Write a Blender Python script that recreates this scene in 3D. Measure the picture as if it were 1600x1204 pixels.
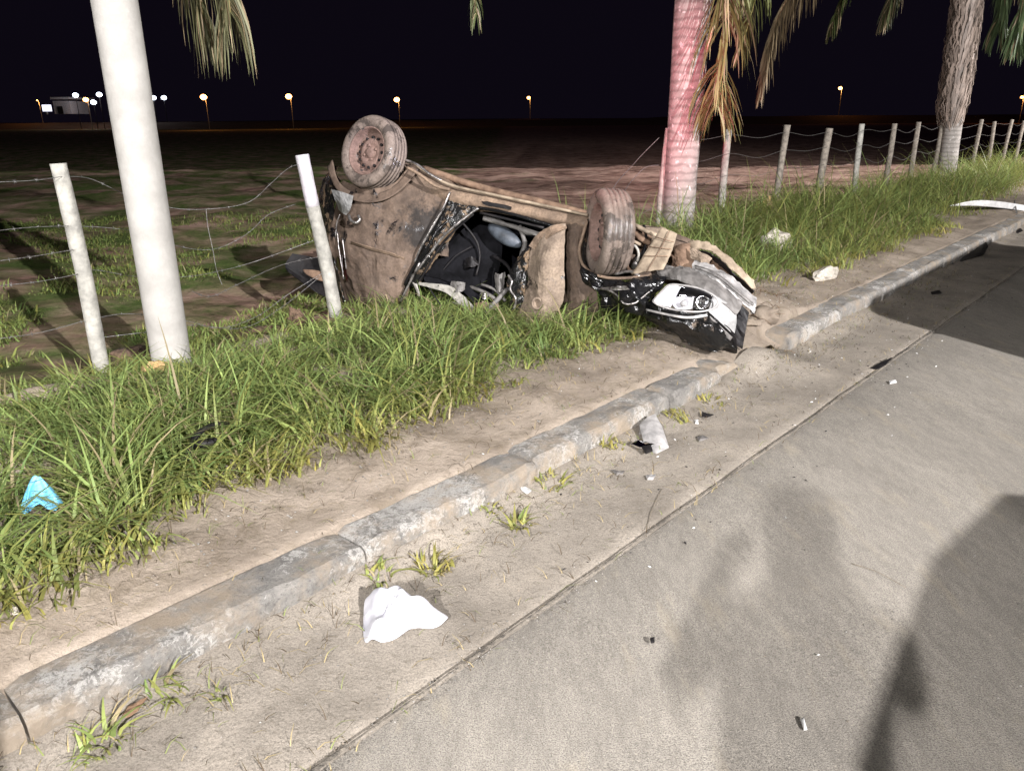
import bpy, bmesh, math, random
import numpy as np
from mathutils import Vector, Matrix, noise, Quaternion

random.seed(7); rng = np.random.default_rng(7)
scn = bpy.context.scene
for o in list(bpy.data.objects): bpy.data.objects.remove(o)
COL = scn.collection

# ------------------------------------------------------------------ camera
F, H = 1200.0, 1.6
PITCH, ROLL = math.radians(19.25), math.radians(0.4)
cam_d = bpy.data.cameras.new('camera'); cam = bpy.data.objects.new('camera', cam_d); COL.objects.link(cam)
cam_d.sensor_width = 36; cam_d.lens = 36 * F / 1600; cam_d.clip_end = 3000; cam_d.clip_start = 0.05
cam.matrix_world = Matrix.Translation((0, 0, H)) @ Matrix.Rotation(math.pi / 2 - PITCH, 4, 'X') @ Matrix.Rotation(-ROLL, 4, 'Z')
scn.camera = cam

# ------------------------------------------------------------------ world and lamps
w = bpy.data.worlds.new('World'); scn.world = w; w.use_nodes = True
nt = w.node_tree; bg = nt.nodes['Background']
bg.inputs[0].default_value = (0.50, 0.36, 0.78, 1); bg.inputs[1].default_value = 0.0075
scn.view_settings.view_transform = 'Standard'; scn.view_settings.look = 'None'
scn.view_settings.exposure = -0.1; scn.view_settings.gamma = 1.0
scn.view_settings.use_curve_mapping = False

def lamp(name, kind, loc, target, energy, color, radius=0.1, cone=60, blend=0.5):
    d = bpy.data.lights.new(name, kind); o = bpy.data.objects.new(name, d); COL.objects.link(o)
    d.energy = energy; d.color = color; d.shadow_soft_size = radius
    o.location = loc
    if kind == 'SPOT':
        d.spot_size = math.radians(cone); d.spot_blend = blend
        o.rotation_euler = (Vector(target) - Vector(loc)).to_track_quat('-Z', 'Y').to_euler()
    return o
# tall street lamp over the road behind and right of the camera (sharp main light)
lamp('street_lamp_light', 'SPOT', (10.5, -11.5, 9.0), (3.6, 14.0, 0), 50000, (1.0, 0.965, 0.975), 0.09, 80, 0.4)
# lower lamp behind and left of the camera: casts the photographer's shadow
lamp('roadside_lamp_light', 'SPOT', (-2.6, -7.9, 5.5), (0.30, 0.75, 0), 4200, (1.0, 0.965, 0.975), 0.07, 15.0, 0.04)
lamp('verge_fill_light', 'SPOT', (-2.6, -7.9, 5.6), (0.3, 5.8, 0), 7000, (1.0, 0.965, 0.975), 0.12, 62, 0.9)  # added wide fill for the verge, from the roadside lamp's spot
# added soft fill behind left of the camera, lifts the shadows
lamp('soft_fill_light', 'SPOT', (-6.5, -6.0, 3.6), (1.5, 4.5, 0.2), 5200, (1.0, 0.97, 0.97), 1.3, 75, 0.7)
# emergency vehicle beacons off to the right: red and lavender white
lamp('red_beacon_light', 'SPOT', (-0.9, -2.2, 2.1), (1.50, 9.0, 1.8), 11000, (1.0, 0.16, 0.25), 0.06, 14, 0.9)
lamp('far_field_fill_light', 'SPOT', (22.8, 14.9, 9.0), (13.0, 27.0, 0), 26000, (1.0, 0.95, 0.95), 0.12, 96, 0.5)  # added unseen light, brightens the field and far verge
lamp('beacon_light', 'SPOT', (4.9, -1.2, 1.5), (-0.75, 6.2, 1.95), 2300, (0.66, 0.60, 1.0), 0.07, 15, 0.3)

# ------------------------------------------------------------------ coordinates
def ray(px, py):
    x = (px - 800) / F; y = -(py - 602) / F
    x, y = x * math.cos(ROLL) + y * math.sin(ROLL), -x * math.sin(ROLL) + y * math.cos(ROLL)
    return Vector((x, math.cos(PITCH) + y * math.sin(PITCH), -math.sin(PITCH) + y * math.cos(PITCH)))
def at(px, py, Y):
    r = ray(px, py); t = Y / r.y; return Vector((r.x * t, Y, H + r.z * t))
def gp(px, py, z=0.15):
    r = ray(px, py); t = (z - H) / r.z; return Vector((r.x * t, r.y * t, z))
AL = math.radians(42)
RD = Vector((math.sin(AL), math.cos(AL), 0)); RN = Vector((-math.cos(AL), math.sin(AL), 0)); RO = Vector((-1.33, 1.59, 0))
def xy(u, v, z=0.0):
    p = RO + RD * u + RN * v; p.z = z; return p
def uv(p):
    q = Vector((p[0], p[1], 0)) - RO; return q.dot(RD), q.dot(RN)
def sst(a, b, x):
    t = min(1, max(0, (x - a) / (b - a))); return t * t * (3 - 2 * t)
def hgt(u, v):
    """height of the ground left of the kerb"""
    n1 = noise.noise(Vector((u * 1.3, v * 1.3, 0))); n2 = noise.noise(Vector((u * 5, v * 5, 3.1))); n3 = noise.noise(Vector((u * 17, v * 17, 7)))
    e = sst(0.2, 0.5, v)
    z = 0.124 + e * (0.03 + 0.035 * n1 + 0.02 * n2 + 0.008 * n3) + 0.005 * n3 * sst(0.2, 0.25, v)
    z += 0.15 * math.exp(-(((u - 5.2) / 0.5) ** 2 + ((v - 0.45) / 0.3) ** 2))       # torn soil by the nose
    z += 0.04 * math.exp(-(((u - 3.3) / 0.7) ** 2 + ((v - 0.55) / 0.3) ** 2))
    f = sst(2.9, 3.9, v)
    z = z * (1 - f) + f * (0.02 + 0.07 * n1 + 0.03 * n2)
    z -= 0.10 * math.exp(-(((u - 1.9) / 0.6) ** 2 + ((v - 3.1) / 0.35) ** 2))
    if v > 3.9:
        Y = RO.y + RD.y * u + RN.y * v
        b = noise.noise(Vector((u * 0.35, v * 0.35, 5)))
        z += sst(4, 7, v) * 0.12 * b * (1 - sst(22, 27, Y))
        z -= 1.5 * sst(26, 33, Y + 2 * b)
    return z
def zat(p):
    u, v = uv(p); return hgt(u, v) if v > 0.2 else 0.0

# ------------------------------------------------------------------ materials
def newmat(name):
    m = bpy.data.materials.new(name); m.use_nodes = True
    n = m.node_tree; return m, n, n.nodes['Principled BSDF']
def nd(n, t, **k):
    x = n.nodes.new(t)
    for a, b in k.items():
        if a in x.inputs: x.inputs[a].default_value = b
        else: setattr(x, a, b)
    return x
def coords(n, obj=True):
    return nd(n, 'ShaderNodeNewGeometry').outputs['Position'] if not obj else nd(n, 'ShaderNodeTexCoord').outputs['Object']
def noi(n, scale, co, detail=5, rough=0.6, dist=0):
    x = nd(n, 'ShaderNodeTexNoise'); x.inputs['Scale'].default_value = scale; x.inputs['Detail'].default_value = detail
    x.inputs['Roughness'].default_value = rough; x.inputs['Distortion'].default_value = dist
    n.links.new(co, x.inputs['Vector']); return x.outputs['Fac']
def ramp(n, fac, stops):
    r = nd(n, 'ShaderNodeValToRGB'); e = r.color_ramp.elements
    while len(e) < len(stops): e.new(0.5)
    for i, (p, c) in enumerate(stops):
        e[i].position = p; e[i].color = (*c, 1) if len(c) == 3 else c
    n.links.new(fac, r.inputs[0]); return r.outputs[0]
def mix(n, fac, a, b, mode='MIX'):
    x = nd(n, 'ShaderNodeMixRGB'); x.blend_type = mode
    for i, q in ((0, fac), (1, a), (2, b)):
        if isinstance(q, (int, float)): x.inputs[i].default_value = q
        elif isinstance(q, tuple): x.inputs[i].default_value = (*q, 1)
        else: n.links.new(q, x.inputs[i])
    return x.outputs[0]
def bump(n, b, h, s, dist=0.02):
    x = nd(n, 'ShaderNodeBump'); x.inputs['Strength'].default_value = s; x.inputs['Distance'].default_value = dist
    n.links.new(h, x.inputs['Height']); n.links.new(x.outputs[0], b.inputs['Normal'])
def simple(name, c1, c2, scale=8, rough=0.8, metal=0.0, bs=0.3, bd=0.01, obj=True, lo=0.35, hi=0.65, spec=0.4, coat=0):
    m, n, b = newmat(name); co = coords(n, obj)
    f = noi(n, scale, co, 6); n.links.new(ramp(n, f, [(lo, c1), (hi, c2)]), b.inputs['Base Color'])
    b.inputs['Roughness'].default_value = rough; b.inputs['Metallic'].default_value = metal
    b.inputs['Specular IOR Level'].default_value = spec; b.inputs['Coat Weight'].default_value = coat
    if bs: bump(n, b, noi(n, scale * 3, co, 5), bs, bd)
    return m

def m_sand():
    m, n, b = newmat('sand'); co = coords(n, False)
    a = ramp(n, noi(n, 2.2, co, 8, 0.65), [(0.3, (0.19, 0.155, 0.122)), (0.5, (0.31, 0.26, 0.205)), (0.68, (0.39, 0.33, 0.265))])
    a = mix(n, ramp(n, noi(n, 9, co, 6, 0.7), [(0.52, (0, 0, 0)), (0.7, (0.55, 0.55, 0.55))]), a, (0.20, 0.165, 0.11))
    a = mix(n, ramp(n, noi(n, 160, co, 3), [(0.35, (0.6, 0.6, 0.6)), (0.62, (1, 1, 1))]), (0.18, 0.15, 0.12), a)
    a = mix(n, ramp(n, noi(n, 3.7, co, 7, 0.75, 1.0), [(0.50, (0, 0, 0)), (0.64, (0.6, 0.6, 0.6))]), a, (0.15, 0.12, 0.085))
    n.links.new(a, b.inputs['Base Color']); b.inputs['Roughness'].default_value = 0.95; b.inputs['Specular IOR Level'].default_value = 0.15
    bump(n, b, noi(n, 38, co, 8, 0.75), 0.7, 0.02); return m
def m_road():
    m, n, b = newmat('worn_asphalt'); co = coords(n, False)
    mp = nd(n, 'ShaderNodeMapping'); mp.inputs['Rotation'].default_value = (0, 0, AL); mp.inputs['Scale'].default_value = (1.6, 0.5, 1)
    n.links.new(co, mp.inputs['Vector']); st = mp.outputs[0]
    a = ramp(n, noi(n, 1.6, st, 8, 0.65), [(0.3, (0.225, 0.207, 0.178)), (0.5, (0.30, 0.277, 0.238)), (0.7, (0.37, 0.34, 0.29))])
    a = mix(n, ramp(n, noi(n, 230, co, 2), [(0.36, (0.75, 0.75, 0.75)), (0.55, (0, 0, 0))]), a, (0.085, 0.08, 0.07))
    a = mix(n, ramp(n, noi(n, 150, co, 2), [(0.60, (0, 0, 0)), (0.72, (0.7, 0.7, 0.7))]), a, (0.40, 0.36, 0.29))
    a = mix(n, ramp(n, noi(n, 5, st, 5, 0.6), [(0.56, (0, 0, 0)), (0.75, (0.5, 0.5, 0.5))]), a, (0.36, 0.31, 0.22))
    m2 = nd(n, 'ShaderNodeMapping'); m2.inputs['Rotation'].default_value = (0, 0, AL); m2.inputs['Scale'].default_value = (3.2, 0.18, 1); n.links.new(co, m2.inputs['Vector'])
    a = mix(n, ramp(n, noi(n, 1.0, m2.outputs[0], 6, 0.6), [(0.5, (0, 0, 0)), (0.7, (0.45, 0.45, 0.45))]), a, (0.20, 0.185, 0.16))
    a = mix(n, ramp(n, noi(n, 17, st, 9, 0.85), [(0.40, (0.40, 0.40, 0.40)), (0.56, (0, 0, 0))]), a, (0.12, 0.11, 0.095))
    a = mix(n, ramp(n, noi(n, 90, co, 4, 0.8), [(0.56, (0, 0, 0)), (0.66, (0.5, 0.5, 0.5))]), a, (0.44, 0.40, 0.33))
    n.links.new(a, b.inputs['Base Color']); b.inputs['Roughness'].default_value = 0.9; b.inputs['Specular IOR Level'].default_value = 0.2
    bump(n, b, noi(n, 210, co, 3, 0.7), 0.55, 0.006); return m
def m_gutter():
    m, n, b = newmat('sandy_gutter_concrete'); co = coords(n, False)
    a = ramp(n, noi(n, 2.6, co, 8, 0.62), [(0.32, (0.18, 0.158, 0.13)), (0.5, (0.265, 0.235, 0.195)), (0.68, (0.34, 0.30, 0.245))])
    a = mix(n, ramp(n, noi(n, 34, co, 5, 0.8), [(0.54, (0, 0, 0)), (0.66, (0.65, 0.65, 0.65))]), a, (0.13, 0.11, 0.085))
    a = mix(n, ramp(n, noi(n, 170, co, 2), [(0.35, (0.6, 0.6, 0.6)), (0.55, (0, 0, 0))]), a, (0.12, 0.11, 0.09))
    n.links.new(a, b.inputs['Base Color']); b.inputs['Roughness'].default_value = 0.92; b.inputs['Specular IOR Level'].default_value = 0.2
    bump(n, b, noi(n, 70, co, 7, 0.75), 0.6, 0.008); return m
def m_kerb():
    m, n, b = newmat('kerb_concrete'); co = coords(n, False)
    a = ramp(n, noi(n, 11, co, 8, 0.75), [(0.3, (0.15, 0.145, 0.135)), (0.5, (0.24, 0.23, 0.21)), (0.7, (0.34, 0.32, 0.285))])
    sp = noi(n, 34, co, 6, 0.8, 0.8); big = noi(n, 2.3, co, 3)
    s_ = nd(n, 'ShaderNodeMath'); s_.operation = 'ADD'; n.links.new(sp, s_.inputs[0]); n.links.new(big, s_.inputs[1])
    a = mix(n, ramp(n, nd_mul(n, s_.outputs[0], 0.6), [(0.625, (0, 0, 0)), (0.665, (0.8, 0.8, 0.8))]), a, (0.50, 0.485, 0.45))
    a = mix(n, ramp(n, noi(n, 85, co, 4, 0.8), [(0.34, (0.6, 0.6, 0.6)), (0.48, (0, 0, 0))]), a, (0.08, 0.077, 0.07))
    a = mix(n, ramp(n, noi(n, 4, co, 7, 0.7), [(0.46, (0, 0, 0)), (0.62, (0.85, 0.85, 0.85))]), a, (0.33, 0.27, 0.20))
    n.links.new(a, b.inputs['Base Color']); b.inputs['Roughness'].default_value = 0.92; b.inputs['Specular IOR Level'].default_value = 0.2
    bump(n, b, noi(n, 55, co, 8, 0.85), 1.0, 0.016); return m
def nd_mul(n, s, k):
    x = nd(n, 'ShaderNodeMath'); x.operation = 'MULTIPLY'; n.links.new(s, x.inputs[0]); x.inputs[1].default_value = k; return x.outputs[0]
def m_field():
    m, n, b = newmat('field_soil'); co = coords(n, False)
    mp = nd(n, 'ShaderNodeMapping'); mp.inputs['Scale'].default_value = (0.9, 1.7, 1); n.links.new(co, mp.inputs['Vector']); st = mp.outputs[0]
    soil = ramp(n, noi(n, 1.1, st, 9, 0.7, 0.5), [(0.34, (0.06, 0.038, 0.03)), (0.46, (0.34, 0.21, 0.165)), (0.60, (0.60, 0.41, 0.33))])
    turf = ramp(n, noi(n, 7, co, 8, 0.8), [(0.3, (0.05, 0.07, 0.022)), (0.55, (0.12, 0.17, 0.05)), (0.75, (0.24, 0.22, 0.10))])
    # turf close to the fence on the left, soil on the right
    sx = nd(n, 'ShaderNodeSeparateXYZ'); n.links.new(co, sx.inputs[0])
    mr = nd(n, 'ShaderNodeMapRange'); n.links.new(sx.outputs[0], mr.inputs[0])
    mr.inputs[1].default_value = -3.0; mr.inputs[2].default_value = 2.0; mr.inputs[3].default_value = 0.62; mr.inputs[4].default_value = 0.30
    s = nd(n, 'ShaderNodeMath'); s.operation = 'ADD'; n.links.new(noi(n, 0.75, co, 6, 0.65), s.inputs[0]); n.links.new(mr.outputs[0], s.inputs[1])
    f = ramp(n, s.outputs[0], [(0.97, (0, 0, 0)), (1.0, (1, 1, 1))]) if False else None
    g = nd(n, 'ShaderNodeMapRange'); n.links.new(s.outputs[0], g.inputs[0]); g.inputs[1].default_value = 0.98; g.inputs[2].default_value = 1.20
    a = mix(n, g.outputs[0], soil, turf)
    n.links.new(a, b.inputs['Base Color']); b.inputs['Roughness'].default_value = 1; b.inputs['Specular IOR Level'].default_value = 0.05
    bump(n, b, noi(n, 9, co, 9, 0.8), 1.0, 0.10); return m
def m_attr(name, rough=0.55, trans=0.25):
    m, n, b = newmat(name); a = nd(n, 'ShaderNodeAttribute'); a.attribute_name = 'Col'
    n.links.new(a.outputs['Color'], b.inputs['Base Color']); b.inputs['Roughness'].default_value = rough
    b.inputs['Specular IOR Level'].default_value = 0.3
    t = nd(n, 'ShaderNodeBsdfTranslucent'); n.links.new(a.outputs['Color'], t.inputs[0])
    x = nd(n, 'ShaderNodeMixShader'); x.inputs[0].default_value = trans
    n.links.new(b.outputs[0], x.inputs[1]); n.links.new(t.outputs[0], x.inputs[2])
    n.links.new(x.outputs[0], n.nodes['Material Output'].inputs[0]); return m
def m_dusty(name, dust, dust2, paint, cover, scale=5, soot=None):
    """glossy paint under a layer of dried mud"""
    m, n, b = newmat(name); co = coords(n, False)
    f = noi(n, scale, co, 8, 0.72, 0.3)
    msk = ramp(n, f, [(cover, (0, 0, 0)), (cover + 0.05, (1, 1, 1))])
    d = ramp(n, noi(n, scale * 1.1, co, 9, 0.75), [(0.34, dust), (0.62, dust2)])
    d = mix(n, ramp(n, noi(n, 60, co, 4), [(0.35, (0.4, 0.4, 0.4)), (0.6, (0, 0, 0))]), d, (0.05, 0.035, 0.022))
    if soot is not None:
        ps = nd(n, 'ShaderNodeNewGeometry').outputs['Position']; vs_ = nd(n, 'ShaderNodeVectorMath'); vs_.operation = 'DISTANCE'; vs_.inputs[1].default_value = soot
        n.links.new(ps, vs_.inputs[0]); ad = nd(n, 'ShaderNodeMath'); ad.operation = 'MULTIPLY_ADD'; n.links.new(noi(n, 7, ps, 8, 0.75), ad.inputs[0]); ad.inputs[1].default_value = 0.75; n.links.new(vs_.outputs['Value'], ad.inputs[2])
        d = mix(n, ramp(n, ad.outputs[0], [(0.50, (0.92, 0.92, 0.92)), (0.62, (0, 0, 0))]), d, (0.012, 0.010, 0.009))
    n.links.new(mix(n, msk, paint, d), b.inputs['Base Color'])
    r = nd(n, 'ShaderNodeMapRange'); n.links.new(msk, r.inputs[0]); r.inputs[3].default_value = 0.14; r.inputs[4].default_value = 0.82
    n.links.new(r.outputs[0], b.inputs['Roughness'])
    bump(n, b, noi(n, scale * 5, co, 7, 0.7), 0.35, 0.015); return m

M = {}
M['sand'] = m_sand(); M['road'] = m_road(); M['gutter'] = m_gutter(); M['kerb'] = m_kerb(); M['field'] = m_field()
M['grass'] = m_attr('grass_blades', 0.5, 0.38); M['frond'] = m_attr('frond_leaf', 0.5, 0.2); M['straw'] = m_attr('dry_straw', 0.8, 0.1)
M['post'] = simple('weathered_post', (0.19, 0.185, 0.165), (0.35, 0.34, 0.30), 14, 0.9, bs=0.5)
M['post_wood'] = simple('brown_wood_post', (0.11, 0.095, 0.08), (0.25, 0.22, 0.18), 16, 0.9, bs=0.6)
M['post_lit'] = simple('lit_pale_post', (0.36, 0.34, 0.36), (0.50, 0.48, 0.50), 18, 0.8, bs=0.3)  # paler copy of the post colour, beacon light painted in
M['wire'] = simple('galvanised_wire', (0.10, 0.095, 0.09), (0.34, 0.33, 0.32), 60, 0.5, 0.6, bs=0)
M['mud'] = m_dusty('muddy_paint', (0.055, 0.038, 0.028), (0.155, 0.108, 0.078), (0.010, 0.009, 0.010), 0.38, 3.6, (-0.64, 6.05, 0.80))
M['mud2'] = m_dusty('dusty_paint', (0.12, 0.09, 0.068), (0.29, 0.225, 0.165), (0.02, 0.017, 0.015), 0.36, 5)
M['mudpat'] = m_dusty('splashed_paint', (0.09, 0.06, 0.035), (0.22, 0.15, 0.09), (0.010, 0.010, 0.010), 0.54, 9)
M['mudlight'] = m_dusty('sandy_underbody', (0.10, 0.070, 0.050), (0.27, 0.19, 0.13), (0.05, 0.04, 0.035), 0.33, 7)
M['gloss'] = simple('black_gloss_paint', (0.003, 0.003, 0.003), (0.009, 0.009, 0.010), 4, 0.13, bs=0.25, bd=0.02, obj=False, spec=0.4)
M['plastic'] = simple('black_plastic', (0.006, 0.006, 0.007), (0.018, 0.016, 0.016), 12, 0.5, bs=0.3, spec=0.2)
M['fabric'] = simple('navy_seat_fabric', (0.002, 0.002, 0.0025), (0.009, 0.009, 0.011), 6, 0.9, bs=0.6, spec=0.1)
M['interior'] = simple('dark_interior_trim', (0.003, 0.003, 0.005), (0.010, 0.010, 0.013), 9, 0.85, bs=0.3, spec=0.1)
M['headliner'] = simple('grey_headliner', (0.26, 0.25, 0.225), (0.40, 0.38, 0.34), 25, 0.85, bs=0.2)
M['headrest'] = simple('blue_grey_plastic', (0.015, 0.018, 0.022), (0.085, 0.10, 0.12), 7, 0.5, bs=0.05)
M['rubber'] = m_dusty('dusty_rubber', (0.11, 0.085, 0.07), (0.22, 0.175, 0.145), (0.07, 0.058, 0.05), 0.43, 6)
M['rim'] = m_dusty('muddy_steel_rim', (0.12, 0.075, 0.06), (0.22, 0.14, 0.115), (0.05, 0.045, 0.045), 0.36, 14)
M['steel'] = simple('bare_steel', (0.20, 0.19, 0.18), (0.50, 0.48, 0.46), 30, 0.35, 0.8, bs=0.3)
M['torn'] = simple('torn_bright_metal', (0.05, 0.045, 0.042), (0.55, 0.52, 0.50), 18, 0.28, 0.75, bs=0.4)
M['rust'] = simple('rusty_brown_metal', (0.085, 0.052, 0.034), (0.25, 0.165, 0.11), 9, 0.85, bs=0.5)
M['chrome'] = simple('lamp_reflector_chrome', (0.75, 0.75, 0.76), (0.9, 0.9, 0.9), 4, 0.06, 1.0, bs=0.05)
M['scuffed'] = m_dusty('scuffed_black_bumper', (0.10, 0.08, 0.06), (0.22, 0.17, 0.13), (0.006, 0.006, 0.006), 0.60, 5)
M['bright'] = simple('silvered_reflector', (0.74, 0.74, 0.76), (0.86, 0.86, 0.87), 9, 0.30, 0.25, bs=0.1)
M['seamdirt'] = simple('dark_joint_dirt', (0.05, 0.045, 0.038), (0.17, 0.15, 0.12), 30, 1, bs=.8)
M['greyplastic'] = simple('grey_dusty_plastic', (0.07, 0.066, 0.062), (0.17, 0.16, 0.15), 11, 0.6, bs=0.2)
M['greybeam'] = simple('scuffed_grey_beam', (0.16, 0.157, 0.153), (0.42, 0.405, 0.39), 11, 0.5, 0.15, bs=0.3)
M['cream'] = simple('dusty_cream_panel', (0.13, 0.10, 0.07), (0.36, 0.29, 0.21), 8, 0.8, bs=0.6)
M['plate'] = simple('scratched_white_plate', (0.20, 0.20, 0.195), (0.36, 0.36, 0.35), 20, 0.4, bs=0.1)
M['cloth'] = simple('white_cloth', (0.34, 0.34, 0.37), (0.50, 0.50, 0.52), 12, 0.9, bs=0.25)
M['blue'] = simple('blue_glove_rubber', (0.12, 0.42, 0.66), (0.20, 0.55, 0.80), 14, 0.45, bs=0.3)
M['stone'] = simple('pale_concrete_lump', (0.34, 0.31, 0.26), (0.52, 0.48, 0.41), 14, 0.92, bs=0.7, bd=0.02)
M['ochre'] = simple('ochre_rock', (0.36, 0.22, 0.09), (0.58, 0.40, 0.20), 18, 0.95, bs=0.8, bd=0.02)
M['soil'] = simple('torn_soil', (0.05, 0.032, 0.02), (0.20, 0.13, 0.085), 16, 1, bs=1, bd=0.03)
M['straw_dark'] = simple('dry_twig', (0.12, 0.10, 0.075), (0.2, 0.17, 0.12), 18, 0.9)
M['leaf'] = simple('brown_dead_leaf', (0.10, 0.06, 0.035), (0.19, 0.12, 0.07), 18, 0.9, bs=0.4)
M['whiteplastic'] = simple('white_plastic', (0.42, 0.42, 0.41), (0.58, 0.58, 0.56), 10, 0.35, bs=0.1)
M['farwall'] = simple('far_white_wall', (0.4, 0.4, 0.42), (0.6, 0.6, 0.62), 2, 0.8, bs=0)

def m_trunk(name, c1, c2, lich, ring=0.45, ringscale=3.6):
    m, n, b = newmat(name); co = coords(n, True)
    wv = nd(n, 'ShaderNodeTexWave'); wv.bands_direction = 'Z'; wv.inputs['Scale'].default_value = ringscale; wv.inputs['Distortion'].default_value = 4
    wv.inputs['Detail'].default_value = 4; wv.inputs['Detail Scale'].default_value = 1.5; n.links.new(co, wv.inputs['Vector'])
    a = ramp(n, noi(n, 5, co, 8, 0.7), [(0.3, c1), (0.7, c2)])
    a = mix(n, ramp(n, wv.outputs['Fac'], [(0.0, (ring, ring, ring)), (0.55, (0, 0, 0))]), a, tuple(x * 0.5 for x in c1))
    a = mix(n, ramp(n, noi(n, 16, co, 5, 0.6), [(0.60, (0, 0, 0)), (0.66, (lich, lich, lich))]), a, (0.50, 0.48, 0.46))
    n.links.new(a, b.inputs['Base Color']); b.inputs['Roughness'].default_value = 0.9; b.inputs['Specular IOR Level'].default_value = 0.2
    bump(n, b, noi(n, 22, co, 7, 0.7), 0.4, 0.01); return m
M['trunk'] = m_trunk('grey_ringed_trunk', (0.17, 0.155, 0.14), (0.34, 0.315, 0.29), 0.8)
M['trunk_smooth'] = m_trunk('smooth_pale_trunk', (0.26, 0.25, 0.23), (0.355, 0.345, 0.32), 0.05, 0.12, 1.2)
def m_emit(name, col, s):
    m, n, b = newmat(name); b.inputs['Emission Color'].default_value = (*col, 1); b.inputs['Emission Strength'].default_value = s
    b.inputs['Base Color'].default_value = (0.1, 0.1, 0.1, 1); return m
M['e_orange'] = m_emit('sodium_lamp_glow', (1.0, 0.40, 0.10), 16)
M['e_white'] = m_emit('white_lamp_glow', (0.75, 0.83, 1.0), 9)
m, n, b = newmat('clear_lens'); n.nodes.remove(b); t_ = n.nodes.new('ShaderNodeBsdfTransparent'); t_.inputs[0].default_value = (.93, .93, .94, 1)
g_ = n.nodes.new('ShaderNodeBsdfGlossy'); g_.inputs['Roughness'].default_value = 0.05; x_ = n.nodes.new('ShaderNodeMixShader'); x_.inputs[0].default_value = 0.08
n.links.new(t_.outputs[0], x_.inputs[1]); n.links.new(g_.outputs[0], x_.inputs[2]); n.links.new(x_.outputs[0], n.nodes['Material Output'].inputs[0])
M['lens'] = m
m, n, b = newmat('red_lens'); b.inputs['Base Color'].default_value = (0.02, 0.003, 0.004, 1); b.inputs['Roughness'].default_value = 0.1; b.inputs['Coat Weight'].default_value = 1
M['redlens'] = m

# ------------------------------------------------------------------ object helpers
WL = {}
def tag(o, label=None, cat=None, group=None, kind=None):
    if label: o['label'] = label
    if cat: o['category'] = cat
    if group: o['group'] = group
    if kind: o['kind'] = kind
    return o
def empty(name, loc, label=None, cat=None, group=None, kind=None):
    o = bpy.data.objects.new(name, None); COL.objects.link(o); o.location = loc; o.empty_display_size = 0.1
    WL[o.name] = Vector(loc); return tag(o, label, cat, group, kind)
def mk(name, verts, faces, mat, parent=None, origin=None, smooth=True):
    verts = [Vector(v) for v in verts]
    if origin is None:
        n = len(verts); c = sum(verts, Vector()) / n; c.z = min(v.z for v in verts); origin = c
    origin = Vector(origin)
    me = bpy.data.meshes.new(name); me.from_pydata([v - origin for v in verts], [], faces); me.update()
    bm = bmesh.new(); bm.from_mesh(me); bmesh.ops.recalc_face_normals(bm, faces=bm.faces[:]); bm.to_mesh(me); bm.free()
    if smooth: me.polygons.foreach_set('use_smooth', [True] * len(me.polygons))
    me.materials.append(M[mat] if isinstance(mat, str) else mat)
    o = bpy.data.objects.new(name, me); COL.objects.link(o); WL[o.name] = origin
    if parent is not None:
        o.parent = parent; o.location = origin - WL[parent.name]
    else: o.location = origin
    return o
class G:
    """collects geometry"""
    def __init__(s): s.v = []; s.f = []
    def add(s, v, f):
        k = len(s.v); s.v += [Vector(x) for x in v]; s.f += [tuple(i + k for i in q) for q in f]; return s
    def make(s, name, mat, parent=None, **k): return mk(name, s.v, s.f, mat, parent, **k)
def cr(pts, k):
    """catmull-rom upsampling of a list of vectors"""
    if len(pts) < 3: 
        return [pts[0].lerp(pts[-1], i / k) for i in range(k + 1)]
    out = []
    for i in range(len(pts) - 1):
        a = pts[max(i - 1, 0)]; b = pts[i]; c = pts[i + 1]; d = pts[min(i + 2, len(pts) - 1)]
        for j in range(k):
            t = j / k
            out.append(0.5 * ((2 * b) + (c - a) * t + (2 * a - 5 * b + 4 * c - d) * t * t + (3 * b - a - 3 * c + d) * t ** 3))
    out.append(pts[-1].copy()); return out
def tube_g(pts, r, seg=8, k=4, r2=None, rough=0):
    p = cr([Vector(q) for q in pts], k) if k > 1 else [Vector(q) for q in pts]
    n = len(p); v = []; f = []; r2 = r if r2 is None else r2
    up = None
    for i in range(n):
        t = (p[min(i + 1, n - 1)] - p[max(i - 1, 0)]).normalized()
        if up is None:
            up = t.orthogonal().normalized()
        up = (up - t * up.dot(t)).normalized(); sd = t.cross(up)
        rr = r + (r2 - r) * i / (n - 1)
        for j in range(seg):
            a = 2 * math.pi * j / seg
            q = rr * (1 + rough * noise.noise(Vector((j * 1.7, i * 0.9, p[0].x * 7))))
            v.append(p[i] + (up * math.cos(a) + sd * math.sin(a)) * q)
    for i in range(n - 1):
        for j in range(seg):
            f.append((i * seg + j, i * seg + (j + 1) % seg, (i + 1) * seg + (j + 1) % seg, (i + 1) * seg + j))
    f.append(tuple(range(seg))); f.append(tuple((n - 1) * seg + j for j in range(seg)))
    return v, f
def tube(name, pts, r, mat, parent=None, **k):
    v, f = tube_g(pts, r, **k); return mk(name, v, f, mat, parent)
def box_g(c, s, rot=None, bev=0.0):
    c = Vector(c); v = []
    bm = bmesh.new(); bmesh.ops.create_cube(bm, size=1)
    for q in bm.verts: q.co = Vector((q.co.x * s[0], q.co.y * s[1], q.co.z * s[2]))
    if bev: bmesh.ops.bevel(bm, geom=bm.edges[:], offset=bev, segments=2, affect='EDGES')
    R = rot if rot is not None else Matrix.Identity(3)
    bm.verts.index_update()
    v = [R @ q.co + c for q in bm.verts]; f = [tuple(q.index for q in fc.verts) for fc in bm.faces]; bm.free(); return v, f
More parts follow.
